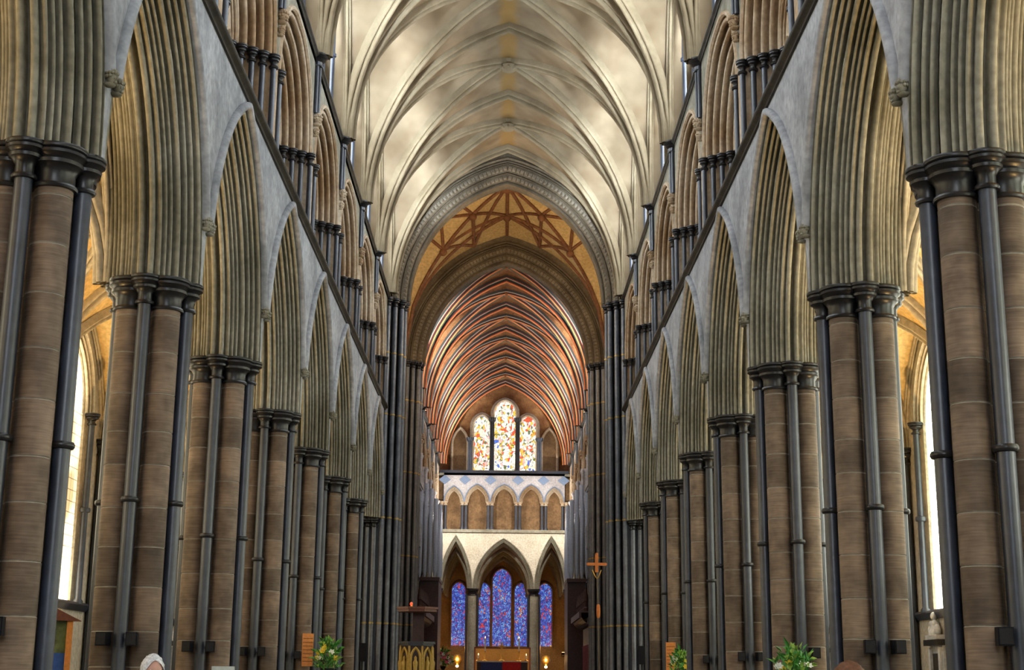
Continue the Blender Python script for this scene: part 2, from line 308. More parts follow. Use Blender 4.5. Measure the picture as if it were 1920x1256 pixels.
CAPM = {}
def capital_prof(r0, r1, h):
    """moulded marble capital from the neck (z=-h) up to the abacus top (z=0)"""
    return [(r0, -h), (r0 * 1.0 + 0.035, -h + 0.005), (r0 + 0.045, -h + 0.03), (r0 + 0.035, -h + 0.055), (r0 + 0.005, -h + 0.06), (r0 + 0.004, -h * 0.62), (r0 + (r1 - r0) * 0.35, -h * 0.48), (r0 + (r1 - r0) * 0.62, -h * 0.44), (r0 + (r1 - r0) * 0.66, -h * 0.36), (r0 + (r1 - r0) * 0.5, -h * 0.33), (r0 + (r1 - r0) * 0.72, -h * 0.25), (r0 + (r1 - r0) * 0.93, -h * 0.22), (r1 * 0.97, -h * 0.15), (r1 * 0.9, -h * 0.12), (r1 * 0.98, -h * 0.09), (r1, -h * 0.05), (r1 * 0.98, 0.0)]

# carved head used for label stops and corbels
def head_mesh(name, mat):
    mb = MB(); rd = random.Random(3)
    mb.ball((0, 0, 0), 0.068, 0.060, 0.088, 12, 9); mb.ball((-0.066, 0, -0.012), 0.020, 0.014, 0.026, 8, 6); mb.ball((-0.050, 0, -0.066), 0.026, 0.028, 0.022, 8, 6); mb.ball((-0.062, 0, -0.042), 0.012, 0.026, 0.008, 8, 5)
    for q in (-1, 1): mb.ball((-0.056, q * 0.026, 0.026), 0.016, 0.022, 0.010, 8, 5); mb.ball((-0.048, q * 0.032, -0.022), 0.02, 0.016, 0.02, 8, 5)
    for j in range(13):
        t = 2 * PI * j / 13
        for k, (rr, z) in enumerate(((0.070, 0.045), (0.045, 0.078), (0.074, 0.0))):
            x = rr * math.cos(t + 0.3 * k); y = rr * 0.95 * math.sin(t + 0.3 * k)
            if k == 2 and x < -0.01: continue
            mb.ball((x, y, z + rd.uniform(-0.006, 0.006)), 0.024, 0.024, 0.022, 7, 5)
    mb.lathe([(0.03, -0.13), (0.07, -0.115), (0.078, -0.095), (0.04, -0.075)], (0.02, 0, 0), 12)
    return mb.mesh(name, mat, angle=60)
HEAD = head_mesh('carved_head', 'limestone'); HEAD_W = head_mesh('carved_head_warm', 'limestone_warm')

# ------------------------------------------------------------------ dimensions
B = 5.8; Y0 = 16.39; XW = 4.95; XP = 5.70; HC = 7.69; TW = 1.5
YP = lambda k: Y0 + B * k
YM = lambda i: Y0 + B * (i + 0.5)         # middle of the bay east of pier i
NB = list(range(-3, 7))                    # detailed nave bays (pier i to pier i+1)
YX0, YX1 = 57.3, 69.4                      # west faces of the two crossing arches
YQ = 71.3                                  # choir begins
YE = YQ + 6 * B                            # east wall of the choir, 106.1
Z1, Z2, ZR = 12.25, 17.0, 23.6             # arcade string, clerestory string, vault ridge
XA = 11.4                                  # inner face of the aisle walls
ORD = ['nearest', 'second', 'third', 'fourth', 'fifth', 'sixth', 'seventh', 'eighth', 'ninth', 'tenth', 'eleventh', 'twelfth', 'thirteenth', 'fourteenth']
ORW = ['westernmost', 'second', 'third', 'fourth', 'fifth', 'sixth', 'seventh', 'eighth', 'ninth', 'last']
ORC = ['first'] + ORD[1:]
SIDE = {1: 'right', -1: 'left'}
def place(s, y): return ((s * XW, y, 0), 0.0 if s > 0 else PI)
YWEST = -13.0

# ------------------------------------------------------------------ floor, outer shell
mb = MB(); mb.box(-XA - 1, XA + 1, YWEST - 0.6, 125, -0.3, 0.0)
struct('floor', 'stone paved cathedral floor', mb.mesh('floor', 'paving', smooth=False))

# nave arcade walls: one structure per side, spandrels bay by bay
SP_A, SP_H = 2.9, 4.38
spb = MB(); fill_above(spb, SP_A, SP_H, 0.06, 0.0, Z1 - HC, half=2.9); SPAN = spb.mesh('spandrel', 'ashlar', smooth=False)
spb = MB(); fill_above(spb, SP_A, SP_H, 0.06, TW, Z2 - HC - 0.2, half=2.9); SPAN_B = spb.mesh('rear_spandrel', 'aisle_stone', smooth=False)
ARCH_F = [(0.06, 0.0), (0.09, 0.0)] + rolls((0.10, 0.0), (0.19, 0.10), 1) + rolls((0.19, 0.10), (0.34, 0.27), 2)
ARCH_M = (rolls((0.34, 0.27), (0.46, 0.38), 1, k=6) + rolls((0.46, 0.38), (0.68, 0.58), 3)) + rolls((0.68, 0.58), (0.68, 0.92), 2, k=6) + [(b, TW - t) for b, t in (rolls((0.34, 0.27), (0.46, 0.38), 1, k=6) + rolls((0.46, 0.38), (0.68, 0.58), 3))][::-1]
ARCH_R = [(b, TW - t) for b, t in ARCH_F][::-1]
def m_arch(name, a, h, prof, mat, n=16, u0=0.0): mb = MB(); mb.grid(arch_grid(a, h, prof, n, u0)); return mb.mesh(name, mat, angle=50)
AF = m_arch('outer_order', SP_A, SP_H, ARCH_F, 'limestone'); AM = m_arch('inner_order', SP_A, SP_H, ARCH_M, 'limestone'); AR = m_arch('rear_order', SP_A, SP_H, ARCH_R, 'limestone')
HOODP = [(-0.05, 0.0), (-0.05, -0.05), (-0.02, -0.10), (0.03, -0.12), (0.07, -0.10), (0.09, -0.05), (0.09, 0.0)]
AH = m_arch('hood_mould', SP_A, SP_H, HOODP, 'ashlar', 16, u0=0.20)
_hc = arch_curve(SP_A, SP_H, 0.02, 16, 0.20)
HOOD_END = (_hc[0][0], _hc[0][1])

def arcade_arch(s, y, label, group, mats=None, heads=True):
    loc, rz = place(s, y)
    t = thing('arcade_arch', label, 'arch', loc, rz, group)
    for nm, me in (('outer_order', AF), ('inner_order', AM), ('rear_order', AR), ('hood_mould', AH)): ob(nm, me, t, (0, 0, HC))
    if heads:
        for q in (-1, 1): ob('label_stop', HEAD, t, (-0.07, q * (HOOD_END[0] + 0.0), HC + HOOD_END[1] - 0.07), 0, label='small carved stone head at the foot of the hood mould')
    return t

wall = {}
for s in (-1, 1):
    nm = 'wall_' + SIDE[s]
    mb = MB()                                     # plain arcade wall west of the detailed bays (behind the camera)
    y0, y1 = YWEST, YP(-3); x0, x1 = sorted((s * XW, s * (XW + TW))); mb.box(x0, x1, y0, y1, 0, Z2)
    wall[s] = struct(nm, 'pale ashlar arcade wall on the %s of the nave' % SIDE[s], mb.mesh(nm, 'ashlar', smooth=False))
    for i in NB:
        loc, rz = place(s, YM(i))
        ob('spandrel', SPAN, wall[s], (loc[0], loc[1], HC), rz); ob('rear_spandrel', SPAN_B, wall[s], (loc[0], loc[1], HC), rz)
        lab = 'moulded arcade arch %s the camera on the %s' % ('just behind' if i == -3 else 'beside', SIDE[s]) if i < -1 else ('deeply moulded pointed arch springing over the %s pier at the %s edge of the picture' % ('nearest', SIDE[s])) if i == -1 else 'deeply moulded pointed arch between the %s and %s %s piers' % (ORD[i], ORD[i + 1], SIDE[s]) if i < 6 else 'last moulded arcade arch of the %s row, next to the dark crossing pier' % SIDE[s]
        arcade_arch(s, YM(i), lab, 'moulded arches of the nave arcade')

# ------------------------------------------------------------------ clustered piers
def qf_radius(phi, d=0.405, rho=0.225, core=0.27):
    r = core
    for k in range(4):
        dl = (phi - PI / 4 - k * PI / 2 + PI) % (2 * PI) - PI
        if abs(dl) < PI / 2 and d * abs(math.sin(dl)) < rho: r = max(r, d * math.cos(dl) + math.sqrt(rho ** 2 - (d * math.sin(dl)) ** 2))
    return r
QF = [qf_radius(2 * PI * j / 56) for j in range(56)]
def drum_mesh(h):
    mb = MB(); rows = []; mats = []
    for ins, z in ((0.014, 0.0), (0.0, 0.012), (0.0, h - 0.012), (0.014, h)): rows.append([((QF[j] - ins) * math.cos(2 * PI * j / 56), (QF[j] - ins) * math.sin(2 * PI * j / 56), z) for j in range(56)])
    mb.grid(rows[:2], 1, closed=True); mb.grid(rows[1:3], 0, closed=True); mb.grid(rows[2:], 1, closed=True)
    return mb.mesh('drum', ['drum_stone', 'mortar'], angle=60)
DR = {h: drum_mesh(h) for h in (0.42, 0.52, 0.60, 0.66)}
def lathe_mesh(name, prof, mat, n=16, cap=True): mb = MB(); mb.lathe(prof, n=n, cap=cap); return mb.mesh(name, mat, angle=40)
SHAFT = lathe_mesh('shaft', [(0.105, 0.55), (0.105, 7.25)], 'purbeck', 18)
ANN = lathe_mesh('annulet', [(0.11, -0.045), (0.135, -0.04), (0.15, -0.015), (0.15, 0.015), (0.135, 0.04), (0.11, 0.045)], 'purbeck_dark', 18, False)
CAP_S = lathe_mesh('shaft_capital', capital_prof(0.108, 0.25, 0.46), 'purbeck_dark', 22)
CAP_L = lathe_mesh('lobe_capital', capital_prof(0.23, 0.365, 0.52), 'purbeck_dark', 26)
BASE_S = lathe_mesh('shaft_base', [(0.24, 0.3), (0.24, 0.36), (0.2, 0.42), (0.21, 0.46), (0.16, 0.52), (0.125, 0.56)], 'purbeck_dark', 18)
mb = MB(); mb.prism([(0.98 * math.cos(2 * PI * j / 8 + PI / 8), 0.98 * math.sin(2 * PI * j / 8 + PI / 8)) for j in range(8)], 0, 0.3); mb.prism([(0.86 * math.cos(2 * PI * j / 8 + PI / 8), 0.86 * math.sin(2 * PI * j / 8 + PI / 8)) for j in range(8)], 0.3, 0.4)
PLINTH = mb.mesh('plinth', 'purbeck', smooth=False)
seqs = [[0.60, 0.52, 0.66, 0.60, 0.66, 0.52, 0.66, 0.60, 0.66, 0.60, 0.60], [0.66, 0.60, 0.52, 0.66, 0.60, 0.60, 0.66, 0.52, 0.60, 0.66, 0.60], [0.52, 0.66, 0.60, 0.60, 0.66, 0.66, 0.60, 0.52, 0.66, 0.60, 0.60]]
def pier(x, y, label, group, seq=0):
    t = thing('clustered_pier', label, 'pier', (x, y, 0), 0, group)
    ob('plinth', PLINTH, t)
    z = 0.4; q = seqs[seq % 3]; k = 0
    while z < 7.15:
        h = q[k % len(q)]; k += 1
        if z + h > 7.2: h = 0.42 if z + 0.42 <= 7.3 else 0.42
        ob('drum', DR[h], t, (0, 0, z)); z += h
    for j in range(4):
        a = j * PI / 2; p = (0.545 * math.cos(a), 0.545 * math.sin(a))
        ob('shaft', SHAFT, t, (p[0], p[1], 0)); ob('annulet', ANN, t, (p[0], p[1], 4.15)); ob('shaft_capital', CAP_S, t, (p[0], p[1], HC)); ob('shaft_base', BASE_S, t, (p[0], p[1], 0))
        a += PI / 4; ob('lobe_capital', CAP_L, t, (0.405 * math.cos(a), 0.405 * math.sin(a), HC))
    return t
for s in (-1, 1):
    for k in range(-3, 7):
        if k < -1: lab = 'clustered stone pier %s the camera on the %s' % ('just behind' if k == -3 else 'beside', SIDE[s])
        elif k == -1: lab = 'clustered stone pier with dark shafts just beyond the %s edge of the picture' % SIDE[s]
        else: lab = '%s clustered brown stone pier with dark marble shafts in the %s row' % (ORD[k] if k else 'nearest and largest', SIDE[s])
        pier(s * XP, YP(k), lab, 'clustered piers of the nave', k + (s > 0))

# ------------------------------------------------------------------ string courses
def extrude_y(prof, y0, y1, s):
    mb = MB(); P = [[(s * (XW + x), y, z) for x, z in prof] for y in (y0, y1)]; mb.grid(P, 0); return mb
for n, (s, z, pr, lab) in enumerate([(-1, Z1, 0, 'dark string course under the left triforium'), (1, Z1, 0, 'dark string course under the right triforium'), (-1, Z2, 1, 'thin dark string course under the left clerestory'), (1, Z2, 1, 'thin dark string course under the right clerestory')]):
    k = 0.72 if pr == 0 else 0.5
    prof = [(0.02, -0.16 * k), (-0.06 * k, -0.15 * k), (-0.09 * k, -0.08 * k), (-0.17 * k, -0.05 * k), (-0.21 * k, 0.0), (-0.20 * k, 0.06 * k), (-0.12 * k, 0.10 * k), (0.03, 0.12 * k)]
    mb = extrude_y([(x, z + zz) for x, zz in prof], YWEST, YX0, s)
    struct('trim_%d' % (n + 1), lab, mb.mesh('string_course', 'string_stone', angle=50))

for n, (s, z) in enumerate([(-1, Z1), (1, Z1), (-1, Z2), (1, Z2)]):
    prof = [(0.02, -0.11), (-0.04, -0.10), (-0.06, -0.05), (-0.12, -0.03), (-0.15, 0.0), (-0.14, 0.04), (-0.08, 0.07), (0.03, 0.08)]
    mb = extrude_y([(x, z + zz) for x, zz in prof], YQ, YE, s)
    struct('trim_%d' % (n + 5), 'dark string course %s the %s choir triforium' % ('under' if z == Z1 else 'over', SIDE[s]), mb.mesh('string_course', 'string_stone', angle=50))

# ------------------------------------------------------------------ triforium
ZT = 14.22                                   # springing of the triforium arches
TA, TH = 2.66, 2.42
TP_F = [(0.0, 0.0), (0.03, -0.05), (0.10, -0.05), (0.13, 0.0)] + rolls((0.14, 0.0), (0.86, 0.92), 6, k=5)
TRO = m_arch('moulded_order', TA, TH, TP_F, 'limestone_warm', 14)
mb = MB(); fill_above(mb, TA, TH, 0.0, 0.0, Z2 - ZT, 14, half=2.9); TSP = mb.mesh('triforium_spandrel', 'limestone', smooth=False)
def jamb_poly(q): return [(0.0, q * 2.9), (0.0, q * 2.62), (1.05, q * 1.95), (1.05, q * 2.9)]
jm = {}
for q in (-1, 1):
    mb = MB(); mb.prism([(x, y) for x, y in jamb_poly(q)], Z1, ZT - 0.02); jm[q] = mb.mesh('jamb', 'limestone_warm', smooth=False)
TSH = lathe_mesh('jamb_shaft', [(0.062, Z1 + 0.1), (0.062, ZT - 0.26)], 'purbeck', 12)
TCAP = lathe_mesh('jamb_capital', capital_prof(0.062, 0.14, 0.30), 'purbeck_dark', 14)
TSH_POS = []
for j in range(5):
    f = j / 4.0; x = 0.02 + f * 0.80; y = 2.50 - f * 0.66; TSH_POS.append((x - 0.04, y))
# sub-arches with two lights each, in the plane x = 0.72
XS = 0.72
SUBP = [(0.0, XS + 0.16), (0.0, XS - 0.06)] + rolls((0.02, XS - 0.08), (0.14, XS + 0.03), 2, k=4) + [(0.15, XS + 0.16)]
SUB = m_arch('sub_arch', 0.93, 1.12, SUBP, 'limestone_warm', 8)
LGTP = [(0.0, XS + 0.14), (0.0, XS - 0.01), (0.05, XS - 0.03), (0.09, XS + 0.02), (0.09, XS + 0.14)]
LGT = m_arch('light_arch', 0.42, 0.52, LGTP, 'limestone_warm', 6)
def tymp():
    mb = MB(); R, c = arch_rc(TA, TH)
    def big(y): y = min(abs(y), c + R - 0.80); Rb = R - 0.82; v = Rb * Rb - (y - c) ** 2; return math.sqrt(max(v, 0.0))
    R2, c2 = arch_rc(0.93, 1.12)
    def small(y): yy = abs(abs(y) - 0.93); v = R2 * R2 - (yy - c2) ** 2; return math.sqrt(max(v, 0)) if yy < 0.93 else 0
    ys = np.linspace(-1.84, 1.84, 47)
    for x in (XS, XS + 0.16): mb.grid([[(x, y, small(y)), (x, y, max(big(y), small(y) + 0.02))] for y in ys])
    R3, c3 = arch_rc(0.42, 0.52)
    for cc in (-0.93, 0.93):
        ys = np.linspace(-0.80, 0.80, 33)
        for x in (XS + 0.03, XS + 0.13):
            P = []
            for y in ys:
                yy = abs(abs(y) - 0.43); lo = -0.42 + (math.sqrt(max(R3 * R3 - (yy - c3) ** 2, 0)) if yy < 0.42 else 0); v = (R2 - 0.14) ** 2 - (abs(y) - c2) ** 2; hi = math.sqrt(max(v, 0)); P.append([(x, cc + y, lo), (x, cc + y, max(hi, lo + 0.01))])
            mb.grid(P)
    return mb.mesh('tympanum', 'limestone_warm', smooth=False)
TYM = tymp()
def foil_mesh(name, r, k, mat):
    mb = MB()
    for j in range(k):
        a = 2 * PI * j / k + PI / k; cy, cz = r * 0.6 * math.cos(a), r * 0.6 * math.sin(a)
        mb.tube([(XS - 0.03, cy + r * 0.42 * math.cos(q), cz + r * 0.42 * math.sin(q)) for q in np.linspace(a - 2.2, a + 2.2, 11)], 0.035, 6)
    mb.tube([(XS - 0.03, r * 1.1 * math.cos(q), r * 1.1 * math.sin(q)) for q in np.linspace(0, 2 * PI, 21)], 0.03, 6)
    return mb.mesh(name, mat)
FOIL = foil_mesh('quatrefoil', 0.36, 4, 'limestone_warm'); FOIL_S = foil_mesh('cinquefoil', 0.2, 5, 'limestone_warm')
MSH = lathe_mesh('mullion_shaft', [(0.05, Z1 + 0.1), (0.05, ZT - 0.62)], 'purbeck', 10)
CSH = lathe_mesh('centre_shaft', [(0.07, Z1 + 0.1), (0.07, ZT - 0.26)], 'purbeck', 10)
MCAP = lathe_mesh('mullion_capital', capital_prof(0.05, 0.12, 0.2), 'purbeck_dark', 12)
VSH = lathe_mesh('vault_shaft_stem', [(0.05, 15.45), (0.05, 16.86)], 'purbeck', 12)
VCAP = lathe_mesh('vault_capital', [(0.13, -0.34), (0.16, -0.33), (0.17, -0.30), (0.14, -0.28), (0.15, -0.2), (0.22, -0.14), (0.20, -0.11), (0.26, -0.07), (0.29, -0.04), (0.29, 0.0)], 'purbeck_dark', 18)
def triforium(s, y, label, full=True):
    loc, rz = place(s, y); t = thing('triforium_bay', label, 'triforium', loc, rz, 'triforium bays above the nave arcade')
    ob('moulded_order', TRO, t, (0, 0, ZT)); ob('triforium_spandrel', TSP, t, (0, 0, ZT)); ob('tympanum', TYM, t, (0, 0, ZT)); ob('quatrefoil', FOIL, t, (0, 0, ZT + 1.06))
    for q in (-1, 1):
        ob('jamb', jm[q], t); ob('sub_arch', SUB, t, (0, q * 0.93, ZT))
        for x, yy in TSH_POS: ob('jamb_shaft', TSH, t, (x, q * yy, 0)); ob('jamb_capital', TCAP, t, (x, q * yy, ZT))
        if full:
            ob('cinquefoil', FOIL_S, t, (0.05, q * 0.93, ZT + 0.52))
            for w in (-1, 1): ob('light_arch', LGT, t, (0, q * 0.93 + w * 0.43, ZT - 0.42))
            ob('mullion_shaft', MSH, t, (XS + 0.06, q * 0.93, 0)); ob('mullion_capital', MCAP, t, (XS + 0.06, q * 0.93, ZT - 0.42))
    for dx in (0.0, 0.28): ob('centre_shaft', CSH, t, (XS - 0.16 + dx, 0, 0)); ob('jamb_capital', TCAP, t, (XS - 0.16 + dx, 0, ZT))
    return t
def vault_shaft(s, y, label, group='triple vaulting shafts', warm=True):
    loc, rz = place(s, y); t = thing('vaulting_shaft', label, 'shaft', loc, rz, group)
    for x, yy in ((-0.10, 0), (-0.05, 0.11), (-0.05, -0.11)): ob('stem', VSH, t, (x, yy, 0))
    ob('capital', VCAP, t, (-0.02, 0, 17.06)); ob('corbel_head', HEAD_W, t, (-0.10, 0, 15.32), 0, (1.5, 1.5, 1.4), label='carved stone head carrying the shafts'); ob('corbel_head', HEAD_W, t, (-0.08, 0, 14.98), 0, (1.0, 1.0, 1.0))
    return t
for s in (-1, 1):
    for i in NB:
        lab = 'triforium arch with dark shafts above the %s arcade arch in the %s wall' % (ORD[i + 1], SIDE[s]) if i > -2 else 'triforium arch %s the camera in the %s wall' % ('just behind' if i == -3 else 'above', SIDE[s])
        triforium(s, YM(i), lab)
    for k in range(-2, 7): vault_shaft(s, YP(k), 'triple dark vaulting shaft on a carved head above the %s %s pier' % (ORD[k], SIDE[s]) if k >= 0 else 'triple dark vaulting shaft %s the camera on the %s' % ('above' if k == -2 else 'just ahead of', SIDE[s]))

# gallery behind the triforium: floor, sloping roof, outer wall, all down the aisle
for s in (-1, 1):
    x0 = XW + 1.05
    mb = MB()
    for y0, y1 in ((YWEST, YX0 + 1), (YQ - 1, YE)):
        mb.add([(s * (XW + TW), y0, Z1 - 0.1), (s * (XA + 0.6), y0, Z1 - 0.1), (s * (XA + 0.6), y1, Z1 - 0.1), (s * (XW + TW), y1, Z1 - 0.1)], [(0, 1, 2, 3)])
        mb.add([(s * x0, y0, 17.6), (s * (XA + 0.8), y0, 13.4), (s * (XA + 0.8), y1, 13.4), (s * x0, y1, 17.6)], [(0, 1, 2, 3)])
        mb.add([(s * (XA + 0.5), y0, Z1 - 0.2), (s * (XA + 0.5), y1, Z1 - 0.2), (s * (XA + 0.5), y1, 13.8), (s * (XA + 0.5), y0, 13.8)], [(0, 1, 2, 3)])
    struct('ceiling_gallery_' + SIDE[s], 'dark sloping boards of the gallery behind the %s triforium' % SIDE[s], mb.mesh('gallery', 'roof_boards', smooth=False))

# ------------------------------------------------------------------ clerestory and high vault
VA, VB, VH = 4.85, 2.9, ZR - 17.0
def vault_pts(a, h, n=14):
    R, c = arch_rc(a, h); tm = math.acos(-c / R); return [(c + R * math.cos(tm * i / n), R * math.sin(tm * i / n)) for i in range(n)] + [(0.0, h)]
def cell_meshes(a, b, h, mat, n=14, ext=0.0, dome=0.0):
    pts = vault_pts(a, h, n); out = []
    D = lambda x, y, z: z - dome * max((x / a) ** 2, (y / b) ** 2) * (z / h) ** 2
    full = pts + [(-x, z) for x, z in pts[-2::-1]]
    mb = MB(); mb.grid([[(x, y, D(x, y, z)) for y in np.linspace(b * abs(x) / a, b, 6)] for x, z in full]); out.append(mb.mesh('vault_cell', mat, angle=60))       # ridge cell (y > 0)
    mb = MB(); xs = lambda x: list(np.linspace(x, a, 6)) + ([a + ext] if ext else [])
    mb.grid([[(xx, q, D(xx, q, z)) for xx in xs(abs(x))] for x, z, q in [(x, z, b * x / a) for x, z in full]]); out.append(mb.mesh('side_cell', mat, angle=60))       # window cell (x > 0)
    return out
def rib_section(w, d):
    """triple-roll rib: (lateral, depth) and a roll index for colouring"""
    P = [(-w / 2, -0.08), (-w / 2, d * 0.12)]; idx = [0]
    def arc(cx, cd, r, a0, a1, k, tagn):
        for q in range(k + 1): t = a0 + (a1 - a0) * q / k; P.append((cx + r * math.cos(t), cd + r * math.sin(t))); idx.append(tagn)
    arc(-w * 0.31, d * 0.38, w * 0.17, PI, PI * 0.25, 5, 1); P.append((-w * 0.16, d * 0.46)); idx.append(2)
    arc(0, d * 0.74, w * 0.20, PI * 1.05, -PI * 0.05, 7, 3); P.append((w * 0.16, d * 0.46)); idx.append(2)
    arc(w * 0.31, d * 0.38, w * 0.17, PI * 0.75, 0, 5, 4); P.append((w / 2, d * 0.12)); idx.append(0); P.append((w / 2, -0.08)); idx.append(0)
    return P, idx
def rib_mesh(name, path, e, mats, w=0.34, d=0.34, colour=None):
    """path = [(dist, z)] in the vertical plane through the z axis along unit vector e"""
    sec, idx = rib_section(w, d); e = Vector((e[0], e[1], 0)).normalized(); bn = Vector((-e.y, e.x, 0)); rows = []
    for i, (q, z) in enumerate(path):
        a = Vector(path[max(i - 1, 0)]); c = Vector(path[min(i + 1, len(path) - 1)]); t = (c - a).normalized(); n = Vector((t.y, -t.x))     # in-plane normal
        if n.y > 0 or (abs(n.y) < 1e-6 and n.x * q > 0): n = -n
        p = e * q + Vector((0, 0, z)); nn = e * n.x + Vector((0, 0, n.y))
        rows.append([tuple(p + bn * l + nn * dd) for l, dd in sec])
    mb = MB(); mt = 0 if colour is None else [colour[j % len(colour)] for j in range(len(sec) - 1)]
    mb.grid(rows, mt); return mb.mesh(name, mats, angle=50)
def two_sided(pts, k): return [(x * k, z) for x, z in pts] + [(-x * k, z) for x, z in pts[-2::-1]]
def make_vault(a, b, h, cellmat, ribmats, w, d, colour=None, n=14, ext=0.0, boss=0.2, wallrib=True, dcol=None):
    pts = vault_pts(a, h, n); S = {}
    S['cells'] = cell_meshes(a, b, h, cellmat, n, ext)
    S['trans'] = rib_mesh('transverse_rib', two_sided(pts, 1.0), (1, 0), ribmats, w * 1.15, d * 1.15, colour)
    k = math.hypot(a, b) / a
    S['diag'] = [rib_mesh('diagonal_rib', two_sided(pts, k), (a, b * q), ribmats, w, d, dcol or colour) for q in (-1, 1)]
    S['wall'] = rib_mesh('wall_rib', two_sided(pts, b / a), (0, 1), ribmats, w * 0.75, d * 0.75, colour) if wallrib else None
    mb = MB(); mb.lathe([(0.02, -0.5), (boss * 0.6, -0.48), (boss, -0.38), (boss * 1.1, -0.28), (boss * 0.8, -0.18), (boss * 0.9, -0.05)], n=14)
    for j in range(8): q = 2 * PI * j / 8; mb.ball((boss * 0.85 * math.cos(q), boss * 0.85 * math.sin(q), -0.36), 0.07, 0.07, 0.08, 6, 5)
    S['boss'] = mb.mesh('boss', ribmats[0] if isinstance(ribmats, list) else ribmats)
    S['dim'] = (a, b, h)
    return S
def put_vault(S, parent, x, y, z, last=False, trans=True):
    a, b, h = S['dim']
    ob('vault_cell', S['cells'][0], parent, (x, y, z)); ob('vault_cell', S['cells'][0], parent, (x, y, z), PI); ob('side_cell', S['cells'][1], parent, (x, y, z)); ob('side_cell', S['cells'][1], parent, (x, y, z), PI)
    for m in S['diag']: ob('diagonal_rib', m, parent, (x, y, z))
    ob('boss', S['boss'], parent, (x, y, z + h))
    if trans: ob('transverse_rib', S['trans'], parent, (x, y - b, z))
    if last: ob('transverse_rib', S['trans'], parent, (x, y + b, z))
    if S['wall']:
        for q in (-1, 1): ob('wall_rib', S['wall'], parent, (x + q * (a - 0.02), y, z))
NV = make_vault(VA, VB, VH, 'vault_plaster', 'vault_rib', 0.32, 0.30, ext=0.70, boss=0.30)
ceil = struct('ceiling', 'cream plaster rib vault over the nave')
for i in range(-6, 7): put_vault(NV, ceil, 0, YM(i), 17.05, last=(i == 6))

# clerestory windows: a stepped triple lancet per bay in the outer wall, slim shafts on the passage front
CW = XW + 1.30
LAN = [(0.0, 0.88, 1.45, 20.7, 17.5), (1.62, 0.50, 0.8, 19.2, 17.5), (-1.62, 0.50, 0.8, 19.2, 17.5)]
PANES = {}
def clerestory(s, y, label, gmat, group):
    loc, rz = place(s, y); t = struct('window_%d' % (len([o for o in bpy.data.objects if o.name.startswith('window_')]) + 1), label, None, loc, rz, 'window'); t['group'] = group
    for j, (c, a, h, zs, zb) in enumerate(LAN):
        key = (min(j, 1), gmat)
        if key not in PANES:
            PANES[key] = pane_mesh('pane', a, h, zb - zs, gmat, 0.58, 0.03); mb = MB(); mb.grid(frame_grid(a, h, zb - zs - 0.1, [(0.0, 0.56), (0.02, 0.52), (0.07, 0.48), (0.14, 0.49), (0.2, 0.55), (0.22, 0.62)])); PANES[(key, 'f')] = mb.mesh('surround', 'limestone', angle=50)
        ob('pane', PANES[key], t, (0, c, zs)); ob('surround', PANES[(key, 'f')], t, (0, c, zs))
    return t
CLS = lathe_mesh('passage_shaft', [(0.06, 17.1), (0.06, 18.8), (0.1, 18.82), (0.1, 18.9), (0.06, 18.92), (0.06, 20.1)], 'purbeck', 12)
CLC = lathe_mesh('passage_capital', capital_prof(0.06, 0.14, 0.24), 'purbeck_dark', 12)
CARCH = m_arch('passage_arch', 0.98, 1.55, [(0.0, 0.2), (0.0, 0.02)] + rolls((0.02, 0.0), (0.12, 0.1), 2, k=4) + [(0.12, 0.2)], 'limestone', 8)
mb = MB(); mb.box(0.62, 0.84, -2.9, 2.9, 17, 24.2); CWALL = mb.mesh('window_wall', 'limestone', smooth=False)
mb = MB(); mb.box(0.0, 0.84, -2.9, 2.9, 16.8, 17.05); CSILL = mb.mesh('passage_sill', 'limestone', smooth=False)
for s in (-1, 1):
    w = struct('wall_clerestory_' + SIDE[s], 'limestone clerestory wall on the %s above the triforium' % SIDE[s])
    for i in range(-6, 7):
        loc, rz = place(s, YM(i)); ob('window_wall', CWALL, w, loc, rz); ob('passage_sill', CSILL, w, loc, rz)
        clerestory(s, YM(i), '%s triple lancet clerestory window behind the camera on the %s' % (ORC[-i - 1], SIDE[s]) if i < 0 else 'bright triple lancet clerestory window above the %s and %s %s piers' % (ORD[i], ORD[i + 1], SIDE[s]), 'glass_clerestory', 'clerestory windows of the nave')
        if i >= 0:
            for q in (-1, 1): ob('passage_shaft', CLS, w, (loc[0] + s * 0.1, YM(i) + q * 0.98, 0)); ob('passage_capital', CLC, w, (loc[0] + s * 0.1, YM(i) + q * 0.98, 20.34))
            ob('passage_arch', CARCH, w, (loc[0], loc[1], 20.34), rz)

# ------------------------------------------------------------------ west wall with its great lancets (behind the camera)
ww = struct('wall_west', 'west wall of the nave'); mb = MB(); mb.box(-XA - 1, XA + 1, YWEST - 0.5, YWEST, 0, 25); ob('masonry', mb.mesh('masonry', 'ashlar', smooth=False), ww)
for j, (c, a, h, zs, zb) in enumerate([(0, 1.7, 3.0, 16.5, 6.0), (3.3, 1.05, 2.0, 14.0, 6.0), (-3.3, 1.05, 2.0, 14.0, 6.0)]):
    t = struct('window_%d' % (90 + j), ['tall middle lancet', 'tall right lancet', 'tall left lancet'][j] + ' of the west front', None, (c, YWEST + 0.02, zs), -PI / 2, 'window')
    ob('pane', pane_mesh('pane', a, h, zb - zs, 'glass_west', -0.03, 0.03), t); mb = MB(); mb.grid(frame_grid(a, h, zb - zs, [(0.0, 0.0), (0.0, -0.15), (0.12, -0.2), (0.25, -0.1), (0.3, 0.06)])); ob('surround', mb.mesh('surround', 'limestone'), t)

